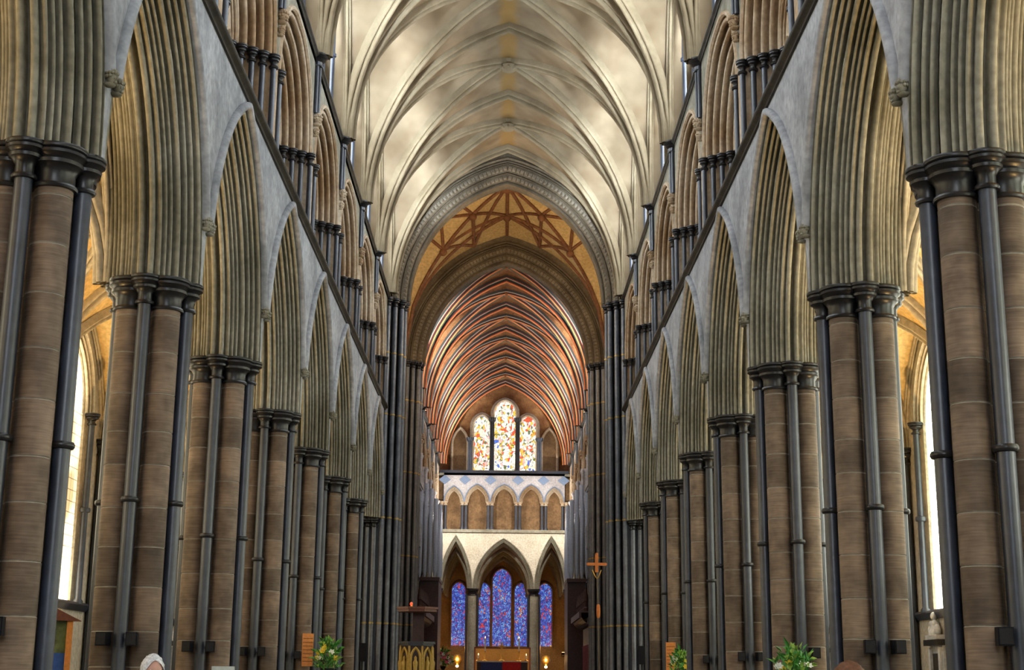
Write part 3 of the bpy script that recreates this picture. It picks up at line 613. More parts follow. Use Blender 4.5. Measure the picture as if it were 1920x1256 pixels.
# ------------------------------------------------------------------ aisles
AXC, AVA, AVH = (XW + TW + XA) / 2, (XA - XW - TW) / 2, 3.75
AV = make_vault(AVA, 2.9, AVH, 'aisle_plaster', 'aisle_stone', 0.26, 0.24, n=10, boss=0.14)
WA, WH, WZS, WZB = 1.72, 2.1, 8.45, 3.3
AWP = [(-0.35, 0.0), (-0.25, 0.0), (-0.22, -0.06), (-0.12, -0.08), (-0.08, 0.0)] + [(b, t) for b, t in rolls((-0.06, 0.0), (0.16, 0.10), 2, k=4)] + [(0.18, 0.2)]
AWIN = m_arch('window_arch', WA, WH, AWP, 'aisle_stone', 12)
def aisle_wall_mesh():
    mb = MB(); y = 2.9; a = WA + 0.2
    mb.add([(0, -y, 0), (0, y, 0), (0, y, WZB), (0, -y, WZB)], [(0, 1, 2, 3)])
    R, c = arch_rc(WA, WH); Ro = R + 0.3; tm = math.acos(-c / Ro); cv = [(c + Ro * math.cos(tm * q / 10), Ro * math.sin(tm * q / 10)) for q in range(11)]; cv[-1] = (0, cv[-1][1]); cv = cv + [(-p, z) for p, z in cv[-2::-1]]
    yo = cv[0][0]
    for s in (-1, 1):
        mb.add([(0, s * yo, WZB), (0, s * y, WZB), (0, s * y, 12.2), (0, s * yo, 12.2)], [(0, 1, 2, 3)])
        mb.add([(0, s * yo, WZB), (0.12, s * (WA - 0.08), WZB), (0.12, s * (WA - 0.08), WZS), (0, s * yo, WZS)], [(0, 1, 2, 3)])
        mb.add([(0.12, s * (WA - 0.08), WZB), (0.3, s * (WA - 0.14), WZB), (0.3, s * (WA - 0.14), WZS), (0.12, s * (WA - 0.08), WZS)], [(0, 1, 2, 3)])
    mb.grid([[(0, p, WZS + z), (0, p, 12.2)] for p, z in cv])
    mb.add([(0, -yo, WZB), (0, yo, WZB), (0.3, yo, WZB + 0.2), (0.3, -yo, WZB + 0.2)], [(0, 1, 2, 3)])
    return mb.mesh('aisle_bay', 'aisle_stone', smooth=False)
AWALL = aisle_wall_mesh()
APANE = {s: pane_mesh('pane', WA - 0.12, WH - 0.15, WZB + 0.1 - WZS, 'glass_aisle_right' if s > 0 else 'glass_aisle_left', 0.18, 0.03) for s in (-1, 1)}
ASH = lathe_mesh('jamb_shaft', [(0.14, WZB + 0.02), (0.14, WZB + 0.1), (0.09, WZB + 0.16), (0.085, 5.75), (0.14, 5.77), (0.15, 5.83), (0.14, 5.88), (0.085, 5.9), (0.085, WZS - 0.25)], 'purbeck', 14)
ACAP = lathe_mesh('jamb_capital', capital_prof(0.085, 0.22, 0.32), 'purbeck_dark', 16)
mb = MB(); P = [(0.05, -0.16), (-0.05, -0.15), (-0.10, -0.06), (-0.13, 0.0), (-0.1, 0.06), (0.05, 0.10)]; mb.grid([[(x, y, WZB + z) for x, z in P] for y in (-2.9, 2.9)]); ASILL = mb.mesh('sill', 'purbeck', angle=50)
mb = MB(); mb.box(0.46, 0.6, -0.09, 0.09, WZB + 0.1, WZS + 0.1); mb.grid(frame_grid(0.58, 0.9, 0, [(0.0, 0.6), (0.0, 0.46), (0.09, 0.44), (0.16, 0.46), (0.16, 0.6)], 6)); 
mb2 = MB()
mb2.box(0.10, 0.22, -0.09, 0.09, WZB + 0.1, WZS + 0.1); AMUL = mb2.mesh('mullion', 'aisle_stone', smooth=False)
RESP = lathe_mesh('respond_shaft', [(0.1, 0.0), (0.1, 7.5)], 'purbeck', 12)
for s in (-1, 1):
    w = struct('wall_aisle_' + SIDE[s], 'outer wall of the %s aisle' % SIDE[s])
    c2 = struct('ceiling_aisle_' + SIDE[s], 'golden lit rib vault of the %s aisle' % SIDE[s])
    mb = MB(); x0, x1 = sorted((s * XA, s * (XA + 0.6))); mb.box(x0, x1, YWEST, YP(-3), 0, 12.2); ob('plain_bay', mb.mesh('plain_bay', 'aisle_stone', smooth=False), w)
    for i in NB:
        loc = (s * XA, YM(i), 0); rz = 0 if s > 0 else PI
        ob('aisle_bay', AWALL, w, loc, rz); put_vault(AV, c2, s * AXC, YM(i), 7.72, last=(i == 6))
        t = struct('window_%d' % (40 + (i + 3) * 2 + (s > 0)), 'sunlit aisle window with dark jamb shafts in the %s bay of the %s aisle' % (ORW[i + 3], SIDE[s]), None, loc, rz, 'window'); t['group'] = 'aisle windows'
        if i == 3: t['label'] = 'tall bright aisle window with slim jamb shaft seen between the first two %s piers' % SIDE[s]
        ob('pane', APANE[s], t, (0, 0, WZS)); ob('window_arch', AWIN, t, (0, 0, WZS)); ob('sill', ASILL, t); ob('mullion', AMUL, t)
        for q in (-1, 1): ob('jamb_shaft', ASH, t, (-0.06, q * (WA + 0.02), 0)); ob('jamb_capital', ACAP, t, (-0.06, q * (WA + 0.02), WZS + 0.02))
    for k in range(-3, 8):
        for q in (-1, 0, 1): ob('respond_shaft', RESP, w, (s * (XA - 0.12 - (0.08 if q == 0 else 0)), YP(k) + q * 0.2, 0)); ob('respond_capital', CAP_S, w, (s * (XA - 0.12), YP(k) + q * 0.2, 7.9))

# ------------------------------------------------------------------ crossing
GB = lathe_mesh('gilt_band', [(0.13, -0.03), (0.15, -0.028), (0.153, 0.0), (0.15, 0.028), (0.13, 0.03)], 'gilt_band', 14, False)
def tall_shaft(parent, x, y, z1, r, bands, ms={}):
    key = (round(z1, 2), r)
    if key not in ms: ms[key] = lathe_mesh('tall_shaft', [(r * 1.5, 0), (r * 1.5, 0.4), (r, 0.5), (r, z1 - 0.3)], 'purbeck_lit', 14); ms[(key, 'c')] = lathe_mesh('capital', capital_prof(r, r + 0.12, 0.36), 'purbeck_dark', 16)
    ob('tall_shaft', ms[key], parent, (x, y, 0)); ob('capital', ms[(key, 'c')], parent, (x, y, z1))
    for z in bands: ob('gilt_band', GB, parent, (x, y, z), 0, (r / 0.13, r / 0.13, 1))
XCA, XCH, XCZ = 5.0, 6.25, 16.95
CPROF = [(-0.04, 0.0), (-0.04, -0.06), (0.02, -0.1), (0.07, -0.06), (0.08, 0.0)] + rolls((0.08, 0.0), (0.26, 0.10), 2, k=4) + [(0.28, 0.12), (0.50, 0.24), (0.52, 0.28)] + rolls((0.52, 0.28), (0.60, 0.36), 1, k=4) + [(0.61, 0.40), (0.78, 0.56), (0.80, 0.60)] + rolls((0.80, 0.60), (0.90, 0.80), 1, k=4) + [(0.90, 1.2)]
CPROF = CPROF + [(b, 2.0 - t) for b, t in CPROF[:-1]][::-1]
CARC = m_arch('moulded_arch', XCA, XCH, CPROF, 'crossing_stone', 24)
mb = MB(); mb.add([(-0.09, -0.07, 0), (0.09, -0.07, 0), (0.09, 0.07, 0), (-0.09, 0.07, 0), (0, 0, 0.07)], [(0, 1, 4), (1, 2, 4), (2, 3, 4), (3, 0, 4), (3, 2, 1, 0)]); FLEUR = mb.mesh('fleuron', 'crossing_fleuron', smooth=False)
def crossing_arch(y, label):
    t = thing('crossing_arch', label, 'arch', (0, y, XCZ), PI / 2, 'great arches of the crossing')
    ob('moulded_arch', CARC, t)
    R, c = arch_rc(XCA, XCH)
    for b, x, ny in ((0.39, 0.17, 44), (0.69, 0.47, 40)):
        Rb = R - b; tm = math.acos(-c / Rb); dvec = Vector((0.48, 0, 0)); 
        for side in (-1, 1):
            for j in range(ny):
                th = tm * (j + 0.4) / ny; yy = side * (c + Rb * math.cos(th)); zz = Rb * math.sin(th)
                rad = Vector((0, side * math.cos(th), math.sin(th))); nrm = (Vector((-0.83, 0, 0)) - rad * 0.55).normalized(); tan = Vector((0, -side * math.sin(th), math.cos(th))); o = ob('fleuron', FLEUR, t)
                ax = tan.cross(nrm).normalized(); mm = Matrix((ax, tan, nrm)).transposed().to_4x4(); mm.translation = Vector((x, yy, zz)); o.matrix_local = mm
    return t
crossing_arch(YX0, 'western crossing arch with two bands of carved ornament, nearest the nave')
crossing_arch(YX1, 'eastern crossing arch with carved bands framing the painted choir vault')
def crossing_pier(s, y, label, west):
    t = thing('crossing_pier', label, 'pier', (0, y, 0), 0, 'great clustered crossing piers')
    mb = MB(); x0, x1 = s * 4.62, s * 6.75; mb.prism([(s * 4.9, 0.2), (s * 4.45, 0.75), (s * 4.45, 1.35), (s * 4.9, 1.9), (s * 6.75, 1.9), (s * 6.75, 0.2)], 0, XCZ); ob('core', mb.mesh('core', 'purbeck_dark', smooth=False), t)
    bands = (3.55, 7.75, 12.0, 14.6) if west else (3.9, 7.2, 11.3, 14.9)
    for x, yy in ((4.93, 0.10), (4.66, 0.33), (4.40, 0.62), (4.30, 1.05), (4.40, 1.48), (4.66, 1.78), (4.93, 2.0)): tall_shaft(t, s * x, yy, XCZ, 0.105, bands)
    for x in (5.22, 5.5, 5.75, 6.0, 6.28): tall_shaft(t, s * x, 0.02 - (0.16 if x == 5.75 else 0.05), HC, 0.095, bands[:1])
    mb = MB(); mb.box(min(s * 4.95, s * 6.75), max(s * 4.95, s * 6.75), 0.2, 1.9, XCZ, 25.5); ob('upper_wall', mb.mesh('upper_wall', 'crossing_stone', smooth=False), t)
    return t
crossing_pier(-1, YX0, 'tall crossing pier of dark shafts with gilt bands ending the left nave row', True)
crossing_pier(1, YX0, 'tall crossing pier of dark shafts with gilt bands ending the right nave row', True)
crossing_pier(-1, YX1, 'shadowed dark shafted pier at the left entrance of the choir', False)
crossing_pier(1, YX1, 'shadowed dark shafted pier behind the golden cross at the choir entrance', False)
for n, (y, nm) in enumerate(((YX0, 'nave'), (YX1, 'choir'))):
    mb = MB()
    for t in (0.02, 1.98): fill_above(mb, XCA, XCH, 0.0, t, 8.6, 24, half=5.2)
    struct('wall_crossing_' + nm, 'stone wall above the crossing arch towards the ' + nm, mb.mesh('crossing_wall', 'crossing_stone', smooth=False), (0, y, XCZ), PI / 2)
# transept sides of the crossing (dim stone beyond the piers)
for s in (-1, 1):
    mb = MB(); x0, x1 = sorted((s * 12.0, s * 12.5)); mb.box(x0, x1, YX0, YX1 + 2, 0, 26); mb.box(min(s * 6.75, s * 12.5), max(s * 6.75, s * 12.5), YX0 + 1.9, YX0 + 2.1, 0, 26); mb.box(min(s * 6.75, s * 12.5), max(s * 6.75, s * 12.5), YX1, YX1 + 0.2, 0, 26); mb.box(min(s * 5.2, s * 12.5), max(s * 5.2, s * 12.5), YX0, YX1 + 2, 25, 26)
    struct('wall_transept_' + SIDE[s], 'dim stone wall of the %s transept' % SIDE[s], mb.mesh('transept', 'crossing_stone', smooth=False))
# tower vault: star of dark ribs on golden plaster
YC = (YX0 + 2.0 + YX1) / 2; TB = (YX1 - YX0 - 2.0) / 2; TVA, TVZ, TVH = 5.1, 17.3, 7.2
tv = struct('ceiling_tower', 'golden star vault with dark red ribs under the tower')
TDOME = 0.95
cm = cell_meshes(TVA, TB, TVH, 'crossing_plaster', 16, dome=TDOME)
ob('vault_cell', cm[0], tv, (0, YC, TVZ)); ob('vault_cell', cm[0], tv, (0, YC, TVZ), PI); ob('side_cell', cm[1], tv, (0, YC, TVZ)); ob('side_cell', cm[1], tv, (0, YC, TVZ), PI)
Rv, cv_ = arch_rc(TVA, TVH)
def tz(x, y):
    f = lambda q: math.sqrt(max(Rv * Rv - (min(abs(q), TVA) - cv_) ** 2, 0)); z = max(f(x), f(TVA * abs(y) / TB)); return z - TDOME * max((x / TVA) ** 2, (y / TB) ** 2) * (z / TVH) ** 2
def net_rib(p, q, r=0.085):
    mb = MB(); pts = []
    for k in range(13):
        f = k / 12; x = p[0] + (q[0] - p[0]) * f; y = p[1] + (q[1] - p[1]) * f; pts.append((x, y, tz(x, y) - 0.06))
    mb.tube(pts, r, 7); ob('lierne_rib', mb.mesh('lierne_rib', 'crossing_rib'), tv, (0, YC, TVZ))
a, b = TVA, TB; nodes = set()
def both(p, q):
    for sx in (1, -1):
        for sy in (1, -1):
            P, Q = (p[0] * sx * a, p[1] * sy * b), (q[0] * sx * a, q[1] * sy * b); key = tuple(sorted((tuple(np.round(P, 2)), tuple(np.round(Q, 2)))))
            if key in nodes: continue
            nodes.add(key); net_rib(P, Q)
both((0.66, 0), (0.33, 0.33)); both((0, 0), (0.33, 0.97)); both((0, 0), (0.97, 0.33)); both((0.62, 0.62), (0.33, 0.97)); both((0.62, 0.62), (0.97, 0.33)); both((0, 0), (1, 1)); both((0, 0), (0.98, 0)); both((0, 0), (0, 0.98))
both((0.33, 0.33), (0.66, 0.0)); both((0.33, 0.33), (0, 0.66)); both((0.66, 0), (0.62, 0.62)); both((0, 0.66), (0.62, 0.62)); both((1, 1), (0.66, 0)); both((1, 1), (0, 0.66)); both((0.33, 0.33), (0.97, 0.33)); both((0.33, 0.33), (0.33, 0.97))
mb = MB(); mb.ball((0, 0, 0), 0.2, 0.2, 0.2, 10, 7); TBOSS = mb.mesh('boss', 'crossing_rib')
for x in (0, 0.33, -0.33, 0.66, -0.66, 0.62, -0.62):
    for y in (0, 0.33, -0.33, 0.66, -0.66, 0.62, -0.62):
        if (abs(x), abs(y)) in ((0, 0), (0.33, 0.33), (0.66, 0), (0, 0.66), (0.62, 0.62)): ob('boss', TBOSS, tv, (x * a, YC + y * b, TVZ + tz(x * a, y * b) - 0.18), 0, (2.2, 2.2, 1.2) if x == y == 0 else None)

# ------------------------------------------------------------------ choir
CVM = ['choir_plaster', 'paint_red', 'paint_green', 'paint_cream', 'paint_black', 'paint_orange']
CVT = make_vault(VA, VB, VH, 'choir_plaster', CVM, 0.40, 0.46, colour=[0, 4, 1, 3, 2, 2, 4, 0, 4, 1, 5, 5, 4, 4, 2, 0, 4, 2, 2, 3, 1, 1, 4, 0], ext=0.70, dcol=[0, 4, 2, 3, 1, 1, 4, 0, 4, 5, 5, 2, 2, 3, 1, 0, 4, 1, 1, 3, 2, 2, 4, 0], boss=0.16)
cc = struct('ceiling_choir', 'painted red and green rib vault of the choir')
wq = {s: struct('wall_choir_' + SIDE[s], 'pale choir wall on the %s' % SIDE[s]) for s in (-1, 1)}
JB = MB()
for q in (-1, 1):
    JB.prism(jamb_poly(q), Z1, ZT - 0.02)
    for x, yy in TSH_POS: JB.lathe([(0.062, Z1 + 0.1), (0.062, ZT - 0.26), (0.13, ZT - 0.1), (0.14, ZT)], (x, q * yy, 0), 8)
CJ = JB.mesh('triforium_jambs', 'choir_wall')
cspan = MB(); fill_above(cspan, SP_A, SP_H, 0.06, 0.0, Z1 - HC, half=2.9); cspan.box(-0.1, 0.1, -2.9, 2.9, Z1 - HC - 0.1, Z1 - HC + 0.1); CSPAN = cspan.mesh('spandrel', 'choir_wall', smooth=False)
cs2 = MB(); fill_above(cs2, TA, TH, 0.0, 0.0, Z2 - ZT + 0.1, 14, half=2.9); CTSP = cs2.mesh('triforium_spandrel', 'choir_wall', smooth=False)
for j in range(6):
    y = YQ + B * (j + 0.5); put_vault(CVT, cc, 0, y, 17.05, last=(j == 5))
    for s in (-1, 1):
        loc, rz = place(s, y)
        ob('spandrel', CSPAN, wq[s], (loc[0], loc[1], HC), rz); ob('rear_spandrel', SPAN_B, wq[s], (loc[0], loc[1], HC), rz); ob('triforium_spandrel', CTSP, wq[s], (loc[0], loc[1], ZT), rz); ob('triforium_jambs', CJ, wq[s], loc, rz); ob('triforium_order', TRO, wq[s], (loc[0], loc[1], ZT), rz); ob('tympanum', TYM, wq[s], (loc[0], loc[1], ZT), rz)
        ob('window_wall', CWALL, wq[s], loc, rz); ob('passage_sill', CSILL, wq[s], loc, rz)
        arcade_arch(s, y, '%s moulded choir arch beyond the crossing on the %s' % (ORC[j], SIDE[s]), 'choir arcade arches', heads=False)
        clerestory(s, y, '%s bright choir clerestory window beyond the crossing on the %s' % (ORC[j], SIDE[s]), 'glass_choir', 'choir clerestory windows')
        if j < 5:
            p = pier(s * XP, y + B / 2, '%s clustered choir pier beyond the crossing on the %s' % (ORC[j], SIDE[s]), 'choir piers', j); vault_shaft(s, y + B / 2, 'vaulting shaft above the %s choir pier on the %s' % (ORC[j], SIDE[s]), 'choir vaulting shafts')
for s in (-1, 1):     # choir aisle back walls and roofs
    mb = MB(); x0, x1 = sorted((s * XA, s * (XA + 0.4))); mb.box(x0, x1, YQ, YE, 0, Z1); ob('aisle_wall', mb.mesh('aisle_wall', 'choir_wall', smooth=False), wq[s])

# ------------------------------------------------------------------ east wall of the choir
we = struct('wall_east', 'east wall of the choir with arches, gallery and lancets', None, (0, YE, 0), PI / 2)     # local x = depth eastward, local y = -X
EPROF = [(0.0, 0.0), (0.0, -0.06), (0.06, -0.08), (0.09, 0.0)] + rolls((0.10, 0.0), (0.28, 0.18), 3, k=4) + [(0.29, 0.5), (0.29, 0.9)]
ecol = ['tall middle', 'narrow left', 'narrow right']
def rect(mb, x, y0, y1, z0, z1, mat=0): mb.add([(x, y0, z0), (x, y1, z0), (x, y1, z1), (x, y0, z1)], [(0, 1, 2, 3)], mat)
EZS = 7.8
for j, (c, a, h) in enumerate(((0.0, 2.28, 3.72), (3.56, 1.28, 3.95), (-3.56, 1.28, 3.95))):
    t = thing('chapel_arch', ecol[j] + ' pointed stone arch below the east gallery', 'arch', (-c, YE, EZS), PI / 2, 'three arches to the eastern chapel') if False else thing('chapel_arch', [ 'wide middle', 'narrow left', 'narrow right'][j] + ' pointed stone arch opening to the blue glazed chapel', 'arch', ({0: 0, 1: -3.56, 2: 3.56}[j], YE, EZS), PI / 2, 'three arches to the eastern chapel')
    ob('moulded_arch', m_arch('moulded_arch', a, h, EPROF, 'limestone', 14), t)
    mb = MB(); fill_above(mb, a, h, 0.0, 0.0, 12.0 - EZS, 14); fill_above(mb, a, h, 0.0, 0.9, 12.0 - EZS, 14); ob('wall_face', mb.mesh('wall_face', 'east_wall_stone', smooth=False), t)
for s in (-1, 1):
    t = thing('chapel_column', 'pale slender column with dark capital %s of the high altar' % SIDE[s], 'column', (s * 2.28, YE + 0.45, 0), 0, 'columns under the east arches')
    ob('column_shaft', lathe_mesh('column_shaft', [(0.42, 0), (0.42, 0.6), (0.33, 0.75), (0.33, 7.4)], 'limestone', 20), t); ob('capital', lathe_mesh('capital', capital_prof(0.34, 0.5, 0.5), 'purbeck_dark', 20), t, (0, 0, EZS))
    for q in (-1, 1): ob('side_shaft', lathe_mesh('side_shaft', [(0.08, 0.5), (0.08, 7.4)], 'purbeck', 10), t, (q * 0.42, -0.15, 0))
    tt = thing('chapel_respond', 'half column with dark capital at the %s end of the east arches' % SIDE[s], 'column', (s * 4.95, YE + 0.45, 0), 0, 'responds under the east arches')
    ob('column_shaft', lathe_mesh('column_shaft', [(0.33, 0), (0.33, 7.4)], 'limestone', 20), tt); ob('capital', lathe_mesh('capital', capital_prof(0.34, 0.5, 0.5), 'purbeck_dark', 20), tt, (0, 0, EZS))
# gallery of five arches
mb = MB(); mb.box(-0.25, 0.3, -4.85, 4.85, 11.9, 12.12); ob('string_course', mb.mesh('string_course', 'limestone', smooth=False), we)
mb = MB(); mb.box(-0.22, 0.3, -4.85, 4.85, 16.36, 16.56); ob('ledge', mb.mesh('ledge', 'purbeck', smooth=False), we)
mb = MB(); mb.box(0.5, 0.7, -4.95, 4.95, 12, 16.5); ob('gallery_back', mb.mesh('gallery_back', 'gallery_back', smooth=False), we)
mb = MB(); mb.box(0.03, 0.5, -4.95, 4.95, 11.6, 12.0); mb.box(0, 1.3, -5.0, 5.0, 16.2, 16.36); ob('gallery_floor', mb.mesh('gallery_floor', 'limestone', smooth=False), we)
GX = [-4.55, -3.0, -1.05, 1.05, 3.0, 4.55]
gal = thing('east_gallery', 'gallery of five painted arches on dark shafts below the upper windows', 'gallery', (0, YE, 0), PI / 2)
GCOL = lathe_mesh('gallery_shaft', [(0.16, 12.12), (0.16, 12.25), (0.11, 12.35), (0.11, 13.95)], 'purbeck', 12); GCAP = lathe_mesh('gallery_capital', capital_prof(0.11, 0.2, 0.28), 'limestone_warm', 12)
for j in range(5):
    a = (GX[j + 1] - GX[j]) / 2; c = (GX[j + 1] + GX[j]) / 2; h = 1.36 if j in (1, 2, 3) else 1.2
    mb = MB(); mb.grid(arch_grid(a, h, [(0.0, 0.0), (0.0, -0.05), (0.05, -0.06), (0.07, 0.0)], 10), 1); mb.grid(arch_grid(a, h, rolls((0.08, 0.0), (0.32, 0.2), 3, k=4) + [(0.34, 0.45)], 10), 0)
    o = ob('gallery_arch', mb.mesh('gallery_arch', ['limestone_warm', 'paint_blue']), gal, (0, c, 14.22))
    mb = MB(); fill_above(mb, a, h, 0.0, 0.0, 16.4 - 14.22, 10); ob('painted_spandrel', mb.mesh('painted_spandrel', 'choir_wall', smooth=False), gal, (0, c, 14.22))
DIA = MB(); DIA.add([(-0.03, 0, 0.36), (-0.03, 0.5, 0), (-0.03, 0, -0.36), (-0.03, -0.5, 0), (0.01, 0, 0.36), (0.01, 0.5, 0), (0.01, 0, -0.36), (0.01, -0.5, 0)], [(0, 1, 2, 3), (0, 4, 5, 1), (1, 5, 6, 2), (2, 6, 7, 3), (3, 7, 4, 0)]); DIA = DIA.mesh('painted_lozenge', 'paint_blue', smooth=False)
for j in range(6):
    for dx in (-0.14, 0.14): ob('gallery_shaft', GCOL, gal, (0.18 + (0.1 if j in (0, 5) else 0), GX[j] + dx, 0)); ob('gallery_capital', GCAP, gal, (0.18, GX[j] + dx, 14.24))
    ob('painted_lozenge', DIA, gal, (-0.01, GX[j] * 0.985, 15.85), 0, (1, 0.9, 1))
# upper lancets
mb = MB(); rect(mb, 1.2, -5, 5, 16.3, 24.2); ob('upper_wall', mb.mesh('upper_wall', 'choir_plaster', smooth=False), we)
for j, (c, a, h, zs) in enumerate(((0.0, 0.80, 0.95, 21.15), (1.76, 0.60, 0.72, 20.2), (-1.76, 0.60, 0.72, 20.2))):
    t = struct('window_%d' % (70 + j), ['tall middle lancet of bright stained glass high in the east wall', 'left lancet of bright stained glass high in the east wall', 'right lancet of bright stained glass high in the east wall'][j], None, (-c, YE, zs), PI / 2, 'window'); t['group'] = 'upper east lancets'
    ob('pane', pane_mesh('pane', a, h, 16.75 - zs, 'glass_east_upper', 1.12, 0.03), t); mb = MB(); mb.grid(frame_grid(a, h, 16.6 - zs, [(0.0, 1.12), (0.01, 0.95), (0.08, 0.85), (0.16, 0.9), (0.2, 1.05), (0.3, 1.1), (0.32, 1.2)])); ob('surround', mb.mesh('surround', 'limestone_warm', angle=50), t)
LSH = lathe_mesh('lancet_shaft', [(0.13, 16.55), (0.13, 16.7), (0.10, 16.75), (0.10, 20.4), (0.2, 20.5), (0.22, 20.75)], 'purbeck_dark', 12); LSH2 = lathe_mesh('lancet_shaft_low', [(0.13, 16.55), (0.10, 16.75), (0.10, 18.9), (0.2, 19.0), (0.22, 19.2)], 'purbeck', 12)
for q in (-1, 1):
    for yy in (0.90, 1.05): ob('lancet_shaft', LSH, we, (0.75, q * yy, 0))
    for yy in (2.55, 2.72): ob('lancet_shaft', LSH2, we, (0.75, q * yy, 0))
    mb = MB(); p = arch_poly(0.50, 1.1, 16.6 - 18.75, 6); n = len(p); mb.add([(1.14, y, z) for y, z in p], [tuple(range(n))]); mb.grid(frame_grid(0.50, 1.1, 16.6 - 18.75, [(0.0, 1.14), (0.04, 1.0), (0.12, 0.95), (0.2, 1.02), (0.22, 1.2)]), 1); ob('blind_lancet', mb.mesh('blind_lancet', ['gallery_back', 'limestone_warm']), we, (0, q * 3.42, 18.75))
mb = MB(); mb.box(0.9, 1.1, -5.2, -4.95, 0, 24); mb.box(0.9, 1.1, 4.95, 5.2, 0, 24); ob('corner', mb.mesh('corner', 'choir_wall', smooth=False), we)

# ------------------------------------------------------------------ eastern chapel behind the arches
YCH = YE + 13.0
mb = MB(); rect(mb, 13.0, -6, 6, 0, 13); mb.add([(0.9, -5.6, 0), (13, -5.6, 0), (13, -5.6, 13), (0.9, -5.6, 13)], [(0, 1, 2, 3)]); mb.add([(0.9, 5.6, 0), (13, 5.6, 0), (13, 5.6, 13), (0.9, 5.6, 13)], [(0, 1, 2, 3)])
chp = struct('wall_chapel', 'warm lit chapel walls beyond the east arches', mb.mesh('chapel_wall', 'chapel_stone', smooth=False), (0, YE, 0), PI / 2)
cch = struct('ceiling_chapel', 'dark ribbed chapel vault beyond the east arches', None, (0, YE, 0), PI / 2)
for c, a, h in ((0, 2.28, 3.5), (3.6, 1.3, 3.5), (-3.6, 1.3, 3.5)):
    mb = MB(); cv = arch_curve(a - 0.2, h - 0.25, 0, 10); mb.grid([[(x, y, z) for x in (0.9, 13)] for y, z in cv]); ob('vault_cell', mb.mesh('vault_cell', 'crossing_rib', smooth=True), cch, (0, c, 7.7))
    R = m_arch('chapel_rib', a - 0.22, h - 0.28, [(0.0, -0.16), (0.10, -0.15), (0.2, -0.06), (0.22, 0.0), (0.2, 0.06), (0.10, 0.15), (0.0, 0.16)], 'limestone', 10)
    for x in (2.0, 4.2, 6.4, 8.6, 10.8): ob('chapel_rib', R, cch, (x, c, 7.7))
mb = MB(); rect(mb, 0.95, -5.6, 5.6, 11.2, 13); ob('upper_panel', mb.mesh('upper_panel', 'chapel_stone', smooth=False), cch)
BL = [(0.10, 0.76, 0.95, 9.2, 'tall middle'), (1.60, 0.52, 0.65, 8.35, 'second'), (-1.48, 0.52, 0.65, 8.35, 'fourth'), (3.68, 0.55, 0.65, 8.35, 'leftmost'), (-3.48, 0.55, 0.65, 8.35, 'rightmost')]
for j, (c, a, h, zs, nm) in enumerate(BL):
    t = struct('window_%d' % (80 + j), nm + ' blue stained glass lancet of the five behind the altar', None, (-c, YCH, zs), PI / 2, 'window'); t['group'] = 'blue chapel lancets'
    ob('pane', pane_mesh('pane', a, h, 3.9 - zs, 'glass_blue', -0.12, 0.03), t); mb = MB(); mb.grid(frame_grid(a, h, 3.8 - zs, [(0.0, -0.1), (0.01, -0.28), (0.07, -0.34), (0.14, -0.28), (0.18, -0.15), (0.2, 0.0)])); ob('surround', mb.mesh('surround', 'chapel_stone', angle=50), t)

# ------------------------------------------------------------------ lamps
def flood(x, y, z, rz, p, col, label, group, r=0.15, up=0.35, out=0.25, aim=None, cone=52):
    t = thing('floodlight', label, 'floodlight', (x, y, z), rz, group)
    mb = MB(); mb.box(-0.14, 0.14, -0.08, 0.08, 0.10, 0.28); mb.box(-0.16, -0.14, -0.03, 0.03, 0.0, 0.22); mb.box(0.14, 0.16, -0.03, 0.03, 0.0, 0.22); mb.box(-0.16, 0.16, -0.05, 0.05, -0.02, 0.02); ob('housing', mb.mesh('housing', 'black_plastic', smooth=False), t)
    mb = MB(); mb.box(-0.12, 0.12, -0.06, 0.06, 0.28, 0.295); ob('lens', mb.mesh('lens', 'lamp_warm', smooth=False), t)
    l = bpy.data.lights.new('floodlight_beam', 'SPOT' if aim else 'POINT'); l.energy = p; l.color = col; l.shadow_soft_size = r; lo = bpy.data.objects.new('floodlight_beam', l); C.objects.link(lo); lo.parent = t; lo.location = (0, out, 0.28 + up)
    if aim: l.spot_size = math.radians(cone); l.spot_blend = 0.8; lo.rotation_euler = Vector(aim).to_track_quat('-Z', 'Y').to_euler()
    return t
WARM = (1.0, 0.60, 0.26); WARM2 = (1.0, 0.70, 0.38)
